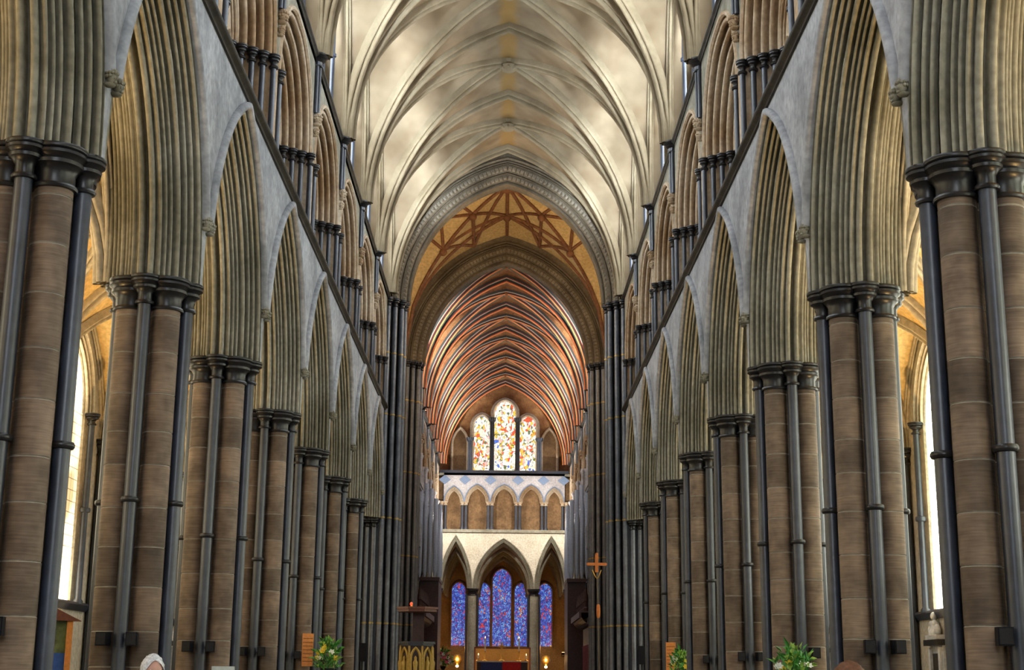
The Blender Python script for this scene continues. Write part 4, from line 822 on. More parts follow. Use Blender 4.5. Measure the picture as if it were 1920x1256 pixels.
for s in (-1, 1):
    rz = -PI / 2 if s > 0 else PI / 2
    for i in NB:
        flood(s * (XW + 1.75), YM(i), Z1, -rz, P_TRIF, (1.0, 0.50, 0.17), 'small floodlight on the gallery floor behind the %s arch of the %s triforium' % (ORW[i + 3], SIDE[s]), 'triforium floodlights', up=0.3, out=0.0)
        flood(s * (XA - 0.75), YM(i), 0.02, 0, P_AISLE * (0.8 if s < 0 else 1.0), (1.0, 0.62, 0.24), 'small uplighter on the floor of the %s aisle in the %s bay' % (SIDE[s], ORW[i + 3]), 'aisle floodlights', up=0.1, out=0.0, aim=(-s * 0.22, 0.0, 1.0), cone=62)
    flood(s * 4.6, YX0 + 2.15, 17.0, 0, P_CROSS, WARM2, 'floodlight on the %s crossing pier, aimed at the tower vault' % SIDE[s], 'tower floodlights', up=0.3, out=0.5)
    for i in range(0, 7): flood(s * (XW + 0.3), YM(i) - 1.9, 17.06, 0, P_SILL, (0.74, 0.87, 1.0), 'added cool floodlight on the %s clerestory sill above the %s arcade arch, whitening the vault' % (SIDE[s], ORD[i + 1]), 'added clerestory floodlights', r=0.2, up=0.1, out=0.0, aim=(-s * 0.5, 3.3, 3.2))  # added spots, no known fixtures: imitate window glare on the side webs
    for j in range(6): flood(s * (XW + 0.3), YQ + B * (j + 0.5) - 1.9, 17.06, 0, P_SILL * 0.7, (0.95, 0.96, 1.0), 'added cool floodlight on the %s choir clerestory sill in the %s bay, whitening the vault' % (SIDE[s], ORC[j]), 'added choir clerestory floodlights', r=0.2, up=0.1, out=0.0, aim=(-s * 0.5, 3.3, 3.2))  # same added spots, whitening the sides of the choir vault
    for j in (0, 2, 4): flood(s * (XW - 0.04), YQ + B * (j + 0.5) , Z2 + 0.08, rz + PI, 260, WARM, 'floodlight on the %s choir ledge in the %s bay' % (SIDE[s], ORC[j]), 'choir floodlights', up=0.3, out=0.2)
    flood(s * 4.6, YE + 3, 3.0, 0, 550, (1, 0.55, 0.18), 'warm floodlight inside the chapel on the %s' % SIDE[s], 'chapel floodlights', up=0.4, out=0.3)
    flood(s * 4.8, YE - 4.2, Z1 + 0.1, s * PI / 2, 2200, (1, 0.93, 0.82), 'added floodlight on the %s choir string course, brightening the east wall' % SIDE[s], 'added east wall floodlights', up=0.1, out=1.0)  # added lamp, stands in for choir daylight on the east wall

# ------------------------------------------------------------------ loudspeakers on the piers
mb = MB(); mb.box(-0.085, 0.085, -0.10, 0.08, -0.10, 0.10); SPK = mb.mesh('cabinet', 'black_plastic', smooth=False)
mb = MB(); mb.box(-0.07, 0.07, -0.112, -0.10, -0.085, 0.085); SPG = mb.mesh('grille', 'iron', smooth=False)
mb = MB(); mb.box(-0.02, 0.02, 0.08, 0.26, -0.02, 0.02); SPB = mb.mesh('bracket', 'iron', smooth=False)
for s in (-1, 1):
    for k in range(0, 6):
        for q in ((-1, 1) if k < 5 else (1,)):
            t = thing('loudspeaker', 'small black loudspeaker on the %s side of the shaft of the %s %s pier' % ('nave' if q * s < 0 else 'aisle', ORD[k], SIDE[s]), 'loudspeaker', (s * XP + q * 0.21, YP(k) - 0.68, 2.06), 0.15 * q, 'loudspeakers on the piers')
            ob('cabinet', SPK, t); ob('grille', SPG, t); ob('bracket', SPB, t)
    t = thing('column_loudspeaker', 'slim black loudspeaker on a stand before the %s crossing pier' % SIDE[s], 'loudspeaker', (s * 5.45, YX0 - 0.75, 0), 0, 'slim loudspeakers')
    mb = MB(); mb.box(-0.13, 0.13, -0.1, 0.1, 2.05, 2.75); ob('cabinet', mb.mesh('cabinet', 'black_plastic', smooth=False), t); mb = MB(); mb.tube([(0, 0, 0.03), (0, 0, 2.06)], 0.03); ob('pole', mb.mesh('pole', 'iron'), t); mb = MB(); mb.lathe([(0.25, 0), (0.25, 0.03), (0.04, 0.05)], n=16); ob('base', mb.mesh('base', 'iron'), t)

# ------------------------------------------------------------------ hymn boards
for s, k, lab in ((-1, 4, 'orange oak hymn board on the fifth left pier'), (1, 5, 'orange oak hymn board on the sixth right pier')):
    t = thing('hymn_board', lab, 'board', (s * 5.22, YP(k) - 0.66, 2.20), 0.25 * -s, 'hymn boards')
    mb = MB(); mb.box(-0.13, 0.13, -0.02, 0.02, -0.40, 0.40); ob('panel', mb.mesh('panel', 'oak_orange', smooth=False), t)
    mb = MB(); mb.box(-0.15, -0.13, -0.03, 0.02, -0.42, 0.42); mb.box(0.13, 0.15, -0.03, 0.02, -0.42, 0.42); mb.box(-0.15, 0.15, -0.03, 0.02, 0.40, 0.43); mb.box(-0.15, 0.15, -0.03, 0.02, -0.43, -0.40); ob('frame', mb.mesh('frame', 'oak_orange', smooth=False), t)
    mb = MB(); mb.box(-0.13, 0.13, -0.032, -0.02, -0.008, 0.008); RAIL = mb.mesh('rail', 'oak_line', smooth=False)
    for z in np.linspace(-0.3, 0.3, 7): ob('rail', RAIL, t, (0, 0, z))
    mb = MB(); mb.box(-0.03, 0.03, 0.02, 0.14, -0.1, 0.1); ob('bracket', mb.mesh('bracket', 'iron', smooth=False), t)

# ------------------------------------------------------------------ flower arrangements
def leaf_mesh(name, mat, l=0.16, w=0.05):
    mb = MB(); mb.add([(0, 0, 0), (w, 0.012, l * 0.45), (0, -0.02, l * 0.5), (-w, 0.012, l * 0.45), (0, 0.05, l)], [(0, 1, 2), (0, 2, 3), (1, 4, 2), (2, 4, 3)]); return mb.mesh(name, mat, angle=80)
LV = [leaf_mesh('leaf', 'leaf'), leaf_mesh('leaf', 'leaf_light', 0.13, 0.04), leaf_mesh('leaf', 'leaf', 0.24, 0.035)]
def flower_mesh(mat):
    mb = MB()
    for j in range(6): a = j * PI / 3; mb.add([(0, 0, 0), (0.05 * math.cos(a - 0.5), 0.05 * math.sin(a - 0.5), 0.02), (0.075 * math.cos(a), 0.075 * math.sin(a), 0.03), (0.05 * math.cos(a + 0.5), 0.05 * math.sin(a + 0.5), 0.02)], [(0, 1, 2, 3)])
    mb.ball((0, 0, 0.015), 0.02, 0.02, 0.015, 6, 4); return mb.mesh('flower', mat)
FLW = {m: flower_mesh(m) for m in ('petal_yellow', 'petal_white', 'petal_pink')}
def bouquet(x, y, ztop, w, label, petals, nl, nf, size=1.0, seed=1, stand=True):
    rd = random.Random(seed); t = thing('flower_arrangement', label, 'flowers', (x, y, 0), 0)
    h = ztop - w * 1.25; mb = MB(); mb.lathe([(0.2, 0), (0.2, 0.04), (0.05, 0.08), (0.04, h - 0.3), (0.06, h - 0.25), (0.16, h - 0.1), (0.18, h + 0.02), (0.15, h + 0.02)], n=14); ob('pedestal', mb.mesh('pedestal', 'iron'), t)
    stm = MB()
    for i in range(nl):
        el = rd.uniform(-0.2, 1.45); az = rd.uniform(0, 2 * PI); rr = rd.uniform(0.35, 1.0) ** 0.6
        d = Vector((math.cos(el) * math.cos(az) * w * 0.62, math.cos(el) * math.sin(az) * w * 0.5, math.sin(el) * w * 1.1)) * rr
        p = Vector((0, 0, h + 0.08)) + d; o = ob('leaf', LV[rd.choice((0, 0, 1, 1, 2))], t, tuple(p), 0, (size * rd.uniform(0.8, 1.3),) * 3); o.rotation_euler = (rd.uniform(-1.3, 1.0), rd.uniform(-0.8, 0.8), az - PI / 2)
        if i % 5 == 0: stm.tube([(0, 0, h), tuple(Vector((0, 0, h)) * 0.5 + p * 0.5 + Vector((0, 0, 0.03))), tuple(p)], 0.006, 5)
    ob('stems', stm.mesh('stems', 'leaf'), t)
    for i in range(nf):
        el = rd.uniform(0.0, 1.2); az = rd.uniform(PI, 2 * PI); d = Vector((math.cos(el) * math.cos(az) * w * 0.6, math.cos(el) * math.sin(az) * w * 0.52, math.sin(el) * w * 1.0)) * rd.uniform(0.75, 1.0)
        o = ob('flower', FLW[petals[i % len(petals)]], t, tuple(Vector((0, 0, h + 0.08)) + d), 0, (size * 1.1,) * 3); o.rotation_euler = (rd.uniform(0.6, 1.4), rd.uniform(-0.4, 0.4), 0)
bouquet(-4.62, 38.6, 2.48, 0.62, 'green flower arrangement with yellow blooms beside the left hymn board', ['petal_yellow', 'petal_white', 'petal_yellow'], 150, 9, 1.1, 3)
bouquet(5.35, 43.6, 2.36, 0.55, 'green and white flower arrangement below the right hymn board', ['petal_white', 'petal_yellow'], 120, 9, 1.1, 5)
bouquet(4.08, 20.2, 2.02, 0.66, 'large leafy flower arrangement with white blooms before the third right pier', ['petal_white', 'petal_white', 'petal_white', 'petal_yellow'], 280, 16, 0.75, 8)
bouquet(-3.75, 92.0, 3.2, 0.9, 'pink and white flowers left of the altar', ['petal_pink', 'petal_white'], 70, 20, 1.8, 9)

# ------------------------------------------------------------------ processional cross, pulpit, choir furniture
t = thing('processional_cross', 'orange gilt cross on a slim staff before the right choir pier', 'cross', (3.28, 50.0, 0))
mb = MB(); mb.box(-0.055, 0.055, -0.03, 0.03, 5.12, 5.74); mb.box(-0.30, 0.30, -0.032, 0.032, 5.35, 5.45)
for x, z in ((-0.30, 5.40), (0.30, 5.40), (0, 5.74)): mb.ball((x, 0, z), 0.06, 0.04, 0.06, 8, 6)
ob('cross_head', mb.mesh('cross_head', 'paint_orange', smooth=False), t)
mb = MB(); mb.tube([(-0.16, 0, 5.20), (-0.04, 0, 4.95), (0.01, 0, 4.9)], 0.018, 6); mb.tube([(0.16, 0, 5.20), (0.06, 0, 4.95), (0.01, 0, 4.9)], 0.018, 6); ob('bracket', mb.mesh('bracket', 'brass'), t)
mb = MB(); mb.tube([(0.0, 0, 5.12), (0.04, 0, 3.9), (0.10, 0, 0.05)], 0.018, 8); ob('staff', mb.mesh('staff', 'staff_wood'), t)
mb = MB(); mb.lathe([(0.03, 3.55), (0.06, 3.6), (0.07, 3.8), (0.06, 3.98), (0.03, 4.02)], (0.05, 0, 0), 10); ob('grip', mb.mesh('grip', 'paint_orange'), t)
mb = MB(); mb.lathe([(0.22, 0.0), (0.22, 0.05), (0.06, 0.12), (0.05, 0.3)], (0.10, 0, 0), 14); ob('foot', mb.mesh('foot', 'iron'), t)

pu = thing('pulpit', 'gilded carved pulpit with gothic niches under a dark red sounding board', 'pulpit', (-3.28, 55.6, 0))
oct_ = lambda r, z0, z1: ([(r * math.cos(PI / 4 * k + PI / 8), r * math.sin(PI / 4 * k + PI / 8)) for k in range(8)], z0, z1)
mb = MB(); mb.prism(*oct_(0.62, 1.3, 2.72)); ob('body', mb.mesh('body', 'oak_dark', smooth=False), pu)
mb = MB(); mb.lathe([(0.5, 0), (0.5, 0.2), (0.25, 0.35), (0.22, 0.9), (0.55, 1.3)], n=8); ob('stem', mb.mesh('stem', 'gilt_wood', smooth=False), pu)
mb = MB(); mb.prism(*oct_(0.76, 2.72, 2.80)); mb.prism(*oct_(0.70, 2.64, 2.72)); ob('rim', mb.mesh('rim', 'purbeck_dark', smooth=False), pu)
mb = MB(); mb.grid(frame_grid(0.13, 0.32, -0.75, [(0.0, 0.0), (0.0, -0.05), (0.05, -0.08), (0.09, -0.05), (0.09, 0.0)], 5)); PUN = mb.mesh('niche', 'gilt_wood', angle=50)
mb = MB(); mb.lathe([(0.05, -0.72), (0.09, -0.7), (0.08, -0.3), (0.10, -0.1), (0.05, 0.0), (0.06, 0.08), (0.01, 0.15)], n=10); PUF = mb.mesh('figure', 'gilt_wood')
for k in range(8):
    a = PI / 4 * k; o = ob('niche', PUN, pu, (0.58 * math.cos(a), 0.58 * math.sin(a), 2.18), a + PI); ob('figure', PUF, pu, (0.62 * math.cos(a), 0.62 * math.sin(a), 2.12))
    a2 = a + PI / 8; mb = MB(); mb.tube([(0.64 * math.cos(a2), 0.64 * math.sin(a2), 1.3), (0.64 * math.cos(a2), 0.64 * math.sin(a2), 2.66)], 0.045, 6); ob('corner_shaft', mb.mesh('corner_shaft', 'gilt_wood'), pu)
mb = MB(); mb.prism(*oct_(0.80, 3.92, 4.02)); mb.prism(*oct_(0.86, 4.02, 4.10)); ob('sounding_board', mb.mesh('sounding_board', 'oak_red', smooth=False), pu)
mb = MB(); mb.box(-0.22, 0.22, 0.58, 0.68, 2.7, 3.95); ob('back_panel', mb.mesh('back_panel', 'oak_dark', smooth=False), pu)
t = thing('red_lamp', 'tiny glowing red lamp above the pulpit sounding board', 'lamp', (-3.52, 55.4, 4.10)); mb = MB(); mb.lathe([(0.05, 0), (0.06, 0.03), (0.03, 0.06)], n=10); ob('holder', mb.mesh('holder', 'brass'), t); mb = MB(); mb.ball((0, 0, 0.12), 0.055, 0.055, 0.07); ob('glass', mb.mesh('glass', 'lamp_red'), t)

# choir stalls: canopied seats either side
mb = MB(); mb.box(-0.35, 0.35, 0.0, 0.12, 0.9, 4.2); STB = mb.mesh('back_panel', 'oak_dark', smooth=False)
mb = MB(); mb.box(-0.34, 0.34, -0.55, 0.0, 1.2, 1.3); mb.box(-0.35, -0.30, -0.6, 0, 0.9, 1.65); mb.box(0.30, 0.35, -0.6, 0, 0.9, 1.65); STS = mb.mesh('seat', 'oak_dark', smooth=False)
mb = MB(); mb.grid([[(x, -0.6 * math.sin(q), 4.1 + 0.55 * (1 - math.cos(q))) for q in np.linspace(0, PI / 2, 6)] for x in (-0.36, 0.36)]); mb.box(-0.36, 0.36, -0.68, -0.58, 4.45, 4.75); mb.box(-0.36, 0.36, -0.6, 0.12, 4.7, 4.78); STC = mb.mesh('canopy', 'oak_dark', smooth=False)
mb = MB(); mb.lathe([(0.16, 4.75), (0.16, 4.95), (0.10, 5.0), (0.09, 5.25), (0.13, 5.3), (0.02, 5.95)], (0, -0.3, 0), 6); STP = mb.mesh('pinnacle', 'oak_dark', smooth=False)
mb = MB(); mb.box(-0.36, 0.36, -1.35, -1.22, 0.6, 1.75); mb.box(-0.36, 0.36, -1.5, -1.15, 1.75, 1.82); STD = mb.mesh('desk', 'oak_red', smooth=False)
mb = MB(); mb.box(-0.36, 0.36, -1.6, 0.12, 0, 0.6); mb.box(-0.36, 0.36, -0.7, 0.12, 0.6, 0.9); STF = mb.mesh('platform', 'oak_dark', smooth=False)
mb = MB(); mb.box(-0.26, 0.26, -0.12, -0.02, 1.3, 1.42); mb.box(-0.2, 0.2, -0.03, -0.005, 1.9, 3.2); STQ = mb.mesh('cushion', 'crimson', smooth=False)
for s in (-1, 1):
    for k in range(12):
        t = thing('choir_stall', '%s canopied dark oak choir stall from the crossing on the %s' % (ORC[k], SIDE[s]), 'choir stall', (s * 4.55, YQ + 1.8 + k * 0.74, 0), -s * PI / 2, 'canopied choir stalls')
        for nm, m in (('platform', STF), ('back_panel', STB), ('seat', STS), ('canopy', STC), ('pinnacle', STP), ('desk', STD), ('cushion', STQ)): ob(nm, m, t)
    # organ pipes above the stalls
    t = thing('organ_case', 'organ case of silvery blue pipes above the %s choir stalls' % SIDE[s], 'organ', (s * 4.75, YQ + 14.5, 0), 0, 'organ cases')
    mb = MB(); x0, x1 = sorted((-s * 0.98, s * 0.05)); mb.box(x0, x1, -2.05, 2.05, 0.0, 6.9); mb.box(x0 - 0.05, x1 + 0.05, -2.3, 2.1, 6.9, 7.1); ob('case', mb.mesh('case', 'oak_dark', smooth=False), t)
    for k in range(4):
        hh = (12.2, 12.6, 12.3, 11.7)[k]; mb = MB(); mb.lathe([(0.05, 7.1), (0.125, 7.5), (0.125, hh), (0.11, hh)], n=14); ob('pipe', mb.mesh('pipe', 'organ_metal'), t, (s * (0.14 - k * 0.29), -2.12, 0))
    for k in range(11):
        hh = 11.6 - abs(k - 5) * 0.42; mb = MB(); mb.lathe([(0.04, 7.1), (0.15, 7.5), (0.15, hh)], n=14); ob('pipe', mb.mesh('pipe', 'organ_metal'), t, (-s * 0.86, -1.85 + k * 0.37, 0))

# high altar
al = thing('high_altar', 'altar with red and blue frontal under the middle east arch', 'altar', (0.0, 98.0, 0.0))
mb = MB(); mb.box(-3.2, 3.2, -1.8, 1.5, 0, 0.5); mb.box(-2.6, 2.6, -1.3, 1.5, 0.5, 0.9); mb.box(-2.1, 2.1, -0.8, 1.3, 0.9, 1.25); ob('steps', mb.mesh('steps', 'paving', smooth=False), al)
mb = MB(); mb.box(-1.7, 1.7, -0.4, 0.5, 1.25, 2.42); ob('table', mb.mesh('table', 'oak_dark', smooth=False), al)
mb = MB(); mb.box(-1.75, 1.75, -0.45, 0.55, 2.42, 2.50); ob('cloth', mb.mesh('cloth', 'linen', smooth=False), al)
mb = MB(); mb.box(-1.45, 0.25, -0.44, -0.40, 1.3, 2.42); ob('blue_frontal', mb.mesh('blue_frontal', 'frontal_blue', smooth=False), al); mb = MB(); mb.box(0.0, 1.25, -0.46, -0.42, 1.3, 2.44); ob('red_frontal', mb.mesh('red_frontal', 'frontal_red', smooth=False), al)
t = thing('dossal', 'orange gold hanging panel behind the altar', 'panel', (0, 99.75, 0)); mb = MB(); mb.box(-1.85, 1.85, -0.05, 0.05, 1.0, 3.35); ob('cloth', mb.mesh('cloth', 'gold', smooth=False), t); mb = MB(); mb.box(-1.95, 1.95, -0.1, 0.08, 3.35, 3.45); mb.box(-1.95, -1.85, -0.1, 0.1, 0, 3.4); mb.box(1.85, 1.95, -0.1, 0.1, 0, 3.4); ob('frame', mb.mesh('frame', 'oak_red', smooth=False), t)
t = thing('altar_cross', 'gold cross standing on the altar', 'cross', (-0.04, 97.9, 2.50)); mb = MB(); mb.lathe([(0.18, 0), (0.18, 0.05), (0.05, 0.12), (0.04, 0.5)], n=10); ob('stand', mb.mesh('stand', 'brass'), t); mb = MB(); mb.box(-0.05, 0.05, -0.03, 0.03, 0.45, 1.25); mb.box(-0.26, 0.26, -0.03, 0.03, 0.9, 1.0); mb.ball((0, 0, 0.95), 0.13, 0.06, 0.13); ob('cross_head', mb.mesh('cross_head', 'gold'), t)
for x, lab in ((-1.17, 'tall white altar candle left of the gold cross'), (1.12, 'tall white altar candle right of the gold cross'), (-1.62, 'short altar candle at the left end of the altar'), (1.62, 'short altar candle at the right end of the altar')):
    hh = 1.0 if abs(x) < 1.4 else 0.25; t = thing('altar_candle', lab, 'candle', (x, 97.95, 2.50)); mb = MB(); mb.lathe([(0.14, 0), (0.14, 0.04), (0.04, 0.1), (0.035, hh * 0.6), (0.09, hh * 0.62), (0.09, hh * 0.66)], n=10); ob('candlestick', mb.mesh('candlestick', 'brass'), t)
    mb = MB(); mb.lathe([(0.045, hh * 0.64), (0.045, hh * 1.5)], n=8); ob('wax', mb.mesh('wax', 'wax'), t); mb = MB(); mb.lathe([(0.005, hh * 1.5), (0.03, hh * 1.5 + 0.04), (0.005, hh * 1.5 + 0.13)], n=6); ob('flame', mb.mesh('flame', 'flame'), t)
for x, lab in ((-3.1, 'glowing brass lamp left of the altar'), (3.0, 'glowing brass lamp right of the altar')):
    t = thing('brass_lamp', lab, 'lamp', (x, 99.95, 0)); mb = MB(); mb.lathe([(0.3, 0), (0.3, 0.05), (0.06, 0.15), (0.05, 2.2), (0.25, 2.35), (0.33, 2.6), (0.25, 2.85), (0.1, 2.95)], n=14); ob('stand', mb.mesh('stand', 'brass'), t); mb = MB(); mb.ball((0, -0.12, 2.62), 0.16, 0.16, 0.16); ob('globe', mb.mesh('globe', 'lamp_warm'), t); mb = MB(); mb.ball((0, -0.2, 2.15), 0.11, 0.11, 0.09); ob('lower_globe', mb.mesh('lower_globe', 'lamp_warm'), t); l = bpy.data.lights.new('lamp_glow', 'POINT'); l.energy = 260; l.color = (1, 0.55, 0.2); l.shadow_soft_size = 0.2; lo = bpy.data.objects.new('lamp_glow', l); C.objects.link(lo); lo.parent = t; lo.location = (0, -0.55, 2.6)

# ------------------------------------------------------------------ wall monuments, display case, notice stand
def monument(s, y, label, h=0.0):
    t = thing('wall_monument', label, 'monument', (s * XA, y, 0), 0 if s > 0 else PI, 'marble wall monuments')
    mb = MB(); mb.box(-0.10, 0.0, -0.55, 0.55, 0.4, 2.45); ob('slab', mb.mesh('slab', 'marble', smooth=False), t)
    mb = MB(); mb.box(-0.13, -0.10, -0.28, 0.28, 0.6, 2.25); ob('dark_panel', mb.mesh('dark_panel', 'string_stone', smooth=False), t)
    for q in (-1, 1): mb = MB(); mb.box(-0.18, -0.10, q * 0.42 - 0.08, q * 0.42 + 0.08, 0.45, 2.40); ob('pilaster', mb.mesh('pilaster', 'marble', smooth=False), t)
    mb = MB(); mb.box(-0.26, 0, -0.62, 0.62, 2.45, 2.60); ob('ledge', mb.mesh('ledge', 'purbeck_dark', smooth=False), t)
    mb = MB(); mb.box(-0.24, 0, -0.5, 0.5, 2.60, 2.72); ob('base', mb.mesh('base', 'marble', smooth=False), t)
    mb = MB(); mb.lathe([(0.30, 2.70), (0.30, 2.78), (0.2, 2.9), (0.22, 3.0), (0.12, 3.08), (0.05, 3.12)], (-0.12, 0, 0), 12, sx=0.5); mb.ball((-0.13, 0, 3.20), 0.09, 0.085, 0.11); mb.ball((-0.13, 0.25, 2.85), 0.1, 0.12, 0.14); mb.ball((-0.13, -0.25, 2.85), 0.1, 0.12, 0.14); mb.ball((-0.14, 0.22, 3.02), 0.06, 0.06, 0.07); ob('figures', mb.mesh('figures', 'marble'), t)
monument(1, 37.55, 'white marble wall monument with figures under the right aisle window'); monument(-1, 49.0, 'white wall monument seen between the second and third left piers'); monument(1, 50.0, 'white wall monument seen between the second and third right piers')
t = thing('display_case', 'red brown wooden display case with blue panel in the left aisle', 'display case', (-9.55, 30.0, 0), 0.3)
mb = MB(); mb.box(-0.62, -0.50, -0.15, 0.15, 0, 2.62); mb.box(0.50, 0.62, -0.15, 0.15, 0, 2.62); ob('posts', mb.mesh('posts', 'oak_orange', smooth=False), t); mb = MB(); mb.add([(-0.78, -0.2, 2.60), (0.78, -0.2, 2.60), (0, -0.2, 2.98), (-0.78, 0.2, 2.60), (0.78, 0.2, 2.60), (0, 0.2, 2.98)], [(0, 1, 2), (5, 4, 3), (0, 3, 4, 1), (1, 4, 5, 2), (2, 5, 3, 0)]); ob('gable', mb.mesh('gable', 'oak_red', smooth=False), t)
mb = MB(); mb.box(-0.5, 0.5, -0.05, 0.05, 0.3, 1.95); ob('blue_panel', mb.mesh('blue_panel', 'banner_blue', smooth=False), t); mb = MB(); mb.box(-0.5, 0.5, -0.05, 0.05, 1.95, 2.6); ob('picture_panel', mb.mesh('picture_panel', 'screen_green', smooth=False), t)
t = thing('notice_stand', 'pale grey notice board standing before the third left pier', 'stand', (-3.82, 20.0, 0)); mb = MB(); mb.box(-0.155, 0.155, -0.02, 0.02, 1.2, 1.675); ob('board', mb.mesh('board', 'board_grey', smooth=False), t); mb = MB(); mb.tube([(0, 0.03, 0.03), (0, 0.03, 1.3)], 0.02); ob('pole', mb.mesh('pole', 'iron'), t); mb = MB(); mb.lathe([(0.2, 0), (0.2, 0.03), (0.03, 0.05)], n=14); ob('base', mb.mesh('base', 'iron'), t)

# ------------------------------------------------------------------ people (only the tops of two heads rise into view)
import bmesh
def person(x, y, h, rz, label, hair, top, hair_len):
    t = thing('person', label, 'person', (x, y, 0), rz)
    k = h / 1.75
    J = {'pel': (0, 0, .95, .15), 'waist': (0, 0, 1.10, .14), 'chest': (0, .01, 1.32, .165), 'neck0': (0, .01, 1.47, .075), 'neck1': (0, 0, 1.55, .055), 'head': (0, -.01, 1.60, .06),
         'shL': (.18, .01, 1.42, .07), 'elL': (.25, .03, 1.13, .047), 'wrL': (.25, -.06, .89, .032), 'paL': (.25, -.09, .81, .04), 'hipL': (.09, 0, .90, .10), 'knL': (.10, -.02, .50, .065), 'anL': (.10, .02, .09, .045), 'toeL': (.11, -.14, .04, .04)}
    for q in ('sh', 'el', 'wr', 'pa', 'hip', 'kn', 'an', 'toe'): a = J[q + 'L']; J[q + 'R'] = (-a[0],) + a[1:]
    E = [('pel', 'waist'), ('waist', 'chest'), ('chest', 'neck0'), ('neck0', 'neck1'), ('neck1', 'head')]
    for q in 'LR':
        E += [('chest', 'sh' + q), ('sh' + q, 'el' + q), ('el' + q, 'wr' + q), ('wr' + q, 'pa' + q), ('pel', 'hip' + q), ('hip' + q, 'kn' + q), ('kn' + q, 'an' + q), ('an' + q, 'toe' + q)]
        px, py, pz, _ = J['pa' + q]; sg = 1 if q == 'L' else -1
        for f in range(5):
            if f < 4: a = (px - sg * .005, py - .03 + .02 * f, pz - .05, .010); b = (px - sg * .02, py - .035 + .02 * f, pz - .085 - (.012 if f in (1, 2) else 0), .009); c = (px - sg * .035, py - .03 + .02 * f, pz - .11 - (.014 if f in (1, 2) else 0), .008)
            else: a = (px - sg * .01, py - .05, pz - .01, .011); b = (px - sg * .02, py - .065, pz - .04, .010); c = (px - sg * .025, py - .07, pz - .065, .009)
            for nm, v in zip('abc', (a, b, c)): J['f%s%d%s' % (q, f, nm)] = v
            E += [('pa' + q, 'f%s%da' % (q, f)), ('f%s%da' % (q, f), 'f%s%db' % (q, f)), ('f%s%db' % (q, f), 'f%s%dc' % (q, f))]
    names = list(J); bm = bmesh.new(); vs = {}; sk = bm.verts.layers.skin.verify()
    for n in names: v = bm.verts.new([c * k for c in J[n][:3]]); v[sk].radius = (J[n][3] * k, J[n][3] * k * (0.72 if n in ('pel', 'waist', 'chest') else 1)); vs[n] = v
    vs['pel'][sk].use_root = True
    for a, b in E: bm.edges.new((vs[a], vs[b]))
    me = bpy.data.meshes.new('body'); bm.to_mesh(me); bm.free(); me.materials.append(MATS[top]); o = ob('body', me, t); o.modifiers.new('skin', 'SKIN'); sd = o.modifiers.new('subd', 'SUBSURF'); sd.levels = sd.render_levels = 1
    for m in o.modifiers:
        if m.type == 'SKIN': m.use_smooth_shade = True
    # head with face, front towards local -y
    mb = MB(); nu, nv = 24, 20; P = []
    hz = 1.75 - .115
    for i in range(nv + 1):
        row = []; ph = PI * i / nv
        for j in range(nu):
            th = 2 * PI * j / nu; X = math.sin(ph) * math.cos(th); Yy = math.sin(ph) * math.sin(th); Z = -math.cos(ph)
            wx = .076 * (1 - .22 * max(0, -Z) ** 1.5); wy = .096 * (1 - .10 * max(0, -Z)); yy = wy * Yy
            if Yy < 0:
                f = -Yy; yy -= f * (.026 * math.exp(-((Z + .12) / .16) ** 2 - (X / .16) ** 2) + .010 * math.exp(-((Z - .14) / .10) ** 2) + .012 * math.exp(-((Z + .82) / .15) ** 2 - (X / .35) ** 2) + .008 * math.exp(-((Z + .48) / .10) ** 2 - (X / .3) ** 2) - .010 * math.exp(-((Z - .02) / .09) ** 2 - ((abs(X) - .36) / .16) ** 2))
            row.append((wx * X * k, yy * k, (hz + .118 * Z) * k))
        P.append(row)
    mb.grid(P, 0, closed=True); hd = ob('head', mb.mesh('head', 'skin', angle=80), t)
    for sg in (-1, 1):
        mb = MB(); mb.ball((sg * .030 * k, -.082 * k, (hz + .004) * k), .012 * k, .010 * k, .008 * k, 10, 8); mb.ball((sg * .030 * k, -.0905 * k, (hz + .004) * k), .005 * k, .003 * k, .005 * k, 8, 6, 1); ob('eye', mb.mesh('eye', ['eye_white', 'eye_dark']), hd)
        mb = MB(); mb.ball((sg * .077 * k, .008 * k, (hz - .005) * k), .010 * k, .020 * k, .031 * k, 10, 8); ob('ear', mb.mesh('ear', 'skin'), hd)
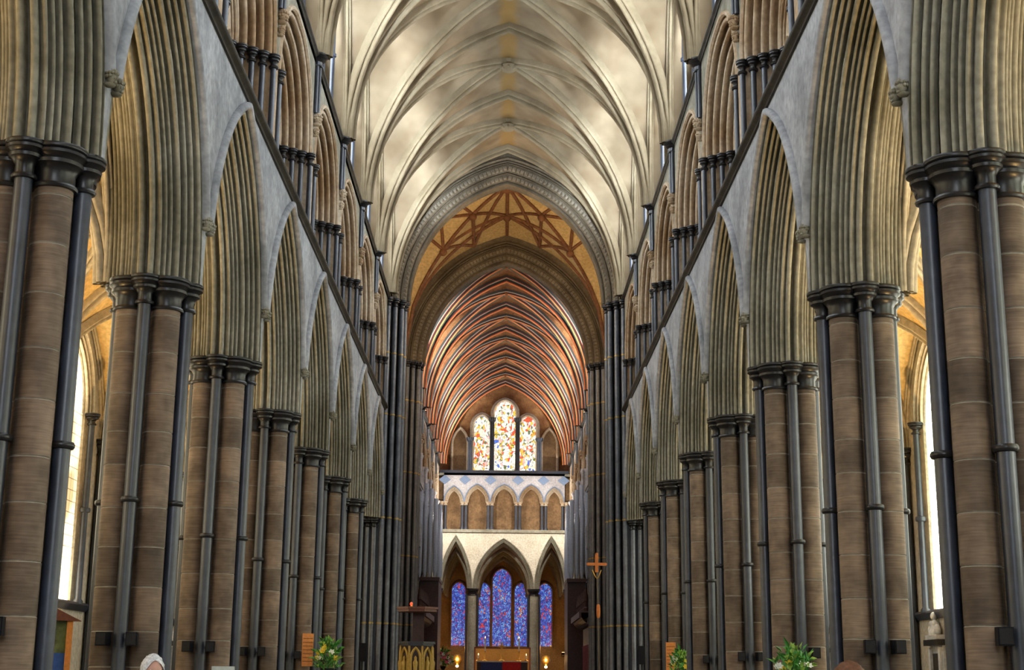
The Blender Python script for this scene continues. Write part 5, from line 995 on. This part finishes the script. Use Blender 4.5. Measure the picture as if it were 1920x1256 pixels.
    mb = MB(); mb.ball((0, -.091 * k, (hz - .062) * k), .024 * k, .009 * k, .008 * k, 10, 6); ob('mouth', mb.mesh('mouth', 'lip'), hd)
    mb = MB(); P = []; rd = random.Random(5)
    for i in range(13):
        row = []
        for j in range(30):
            th = 2 * PI * j / 30; front = max(0, -math.sin(th)); pm = PI * (0.62 + hair_len * .2) * (1 - .58 * front ** 1.5); ph = pm * i / 12; r = 1.08 + .045 * math.sin(7 * th + 2.2 * i) + rd.uniform(-.03, .035)
            row.append((.084 * r * math.sin(ph) * math.cos(th) * k, (.100 * r * math.sin(ph) * math.sin(th) + .004) * k, (hz + .120 * (1 + (r - 1) * .7) * math.cos(ph)) * k))
        P.append(row)
    mb.grid(P, 0, closed=True); ob('hair', mb.mesh('hair', hair, angle=80), hd)
    mb = MB(); mb.grid([[((.19 + (.02 if z < .9 else 0)) * k * math.cos(a) * w, .13 * k * math.sin(a) * w, z * k) for a in np.linspace(0, 2 * PI, 20, endpoint=False)] for z, w in ((.78, 1.06), (1.0, 1.0), (1.25, 1.08), (1.38, 1.12), (1.45, .8), (1.49, .45))], closed=True); ob('jacket', mb.mesh('jacket', top), t)
    mb = MB()
    for sg in (-1, 1): mb.grid([[((sg * .095 + .10 * w * math.cos(a)) * k, (.0 + .10 * w * math.sin(a)) * k, z * k) for a in np.linspace(0, 2 * PI, 14, endpoint=False)] for z, w in ((.10, .72), (.5, .8), (.78, 1.05), (.95, 1.08))], closed=True)
    ob('trousers', mb.mesh('trousers', 'trousers'), t)
    for sg in (-1, 1): mb = MB(); mb.ball((sg * .10 * k, -.06 * k, .05 * k), .055 * k, .14 * k, .05 * k, 12, 8); ob('shoe', mb.mesh('shoe', 'shoe'), t)
    return t
person(-2.60, 10.9, 1.715, 0.5, 'white haired person standing in the nave before the second left pier', 'hair_white', 'coat', 0.4)
person(1.60, 6.6, 1.665, PI + 0.2, 'brown haired person standing nearest the camera, only the crown of the head showing', 'hair_brown', 'jumper', 0.8)
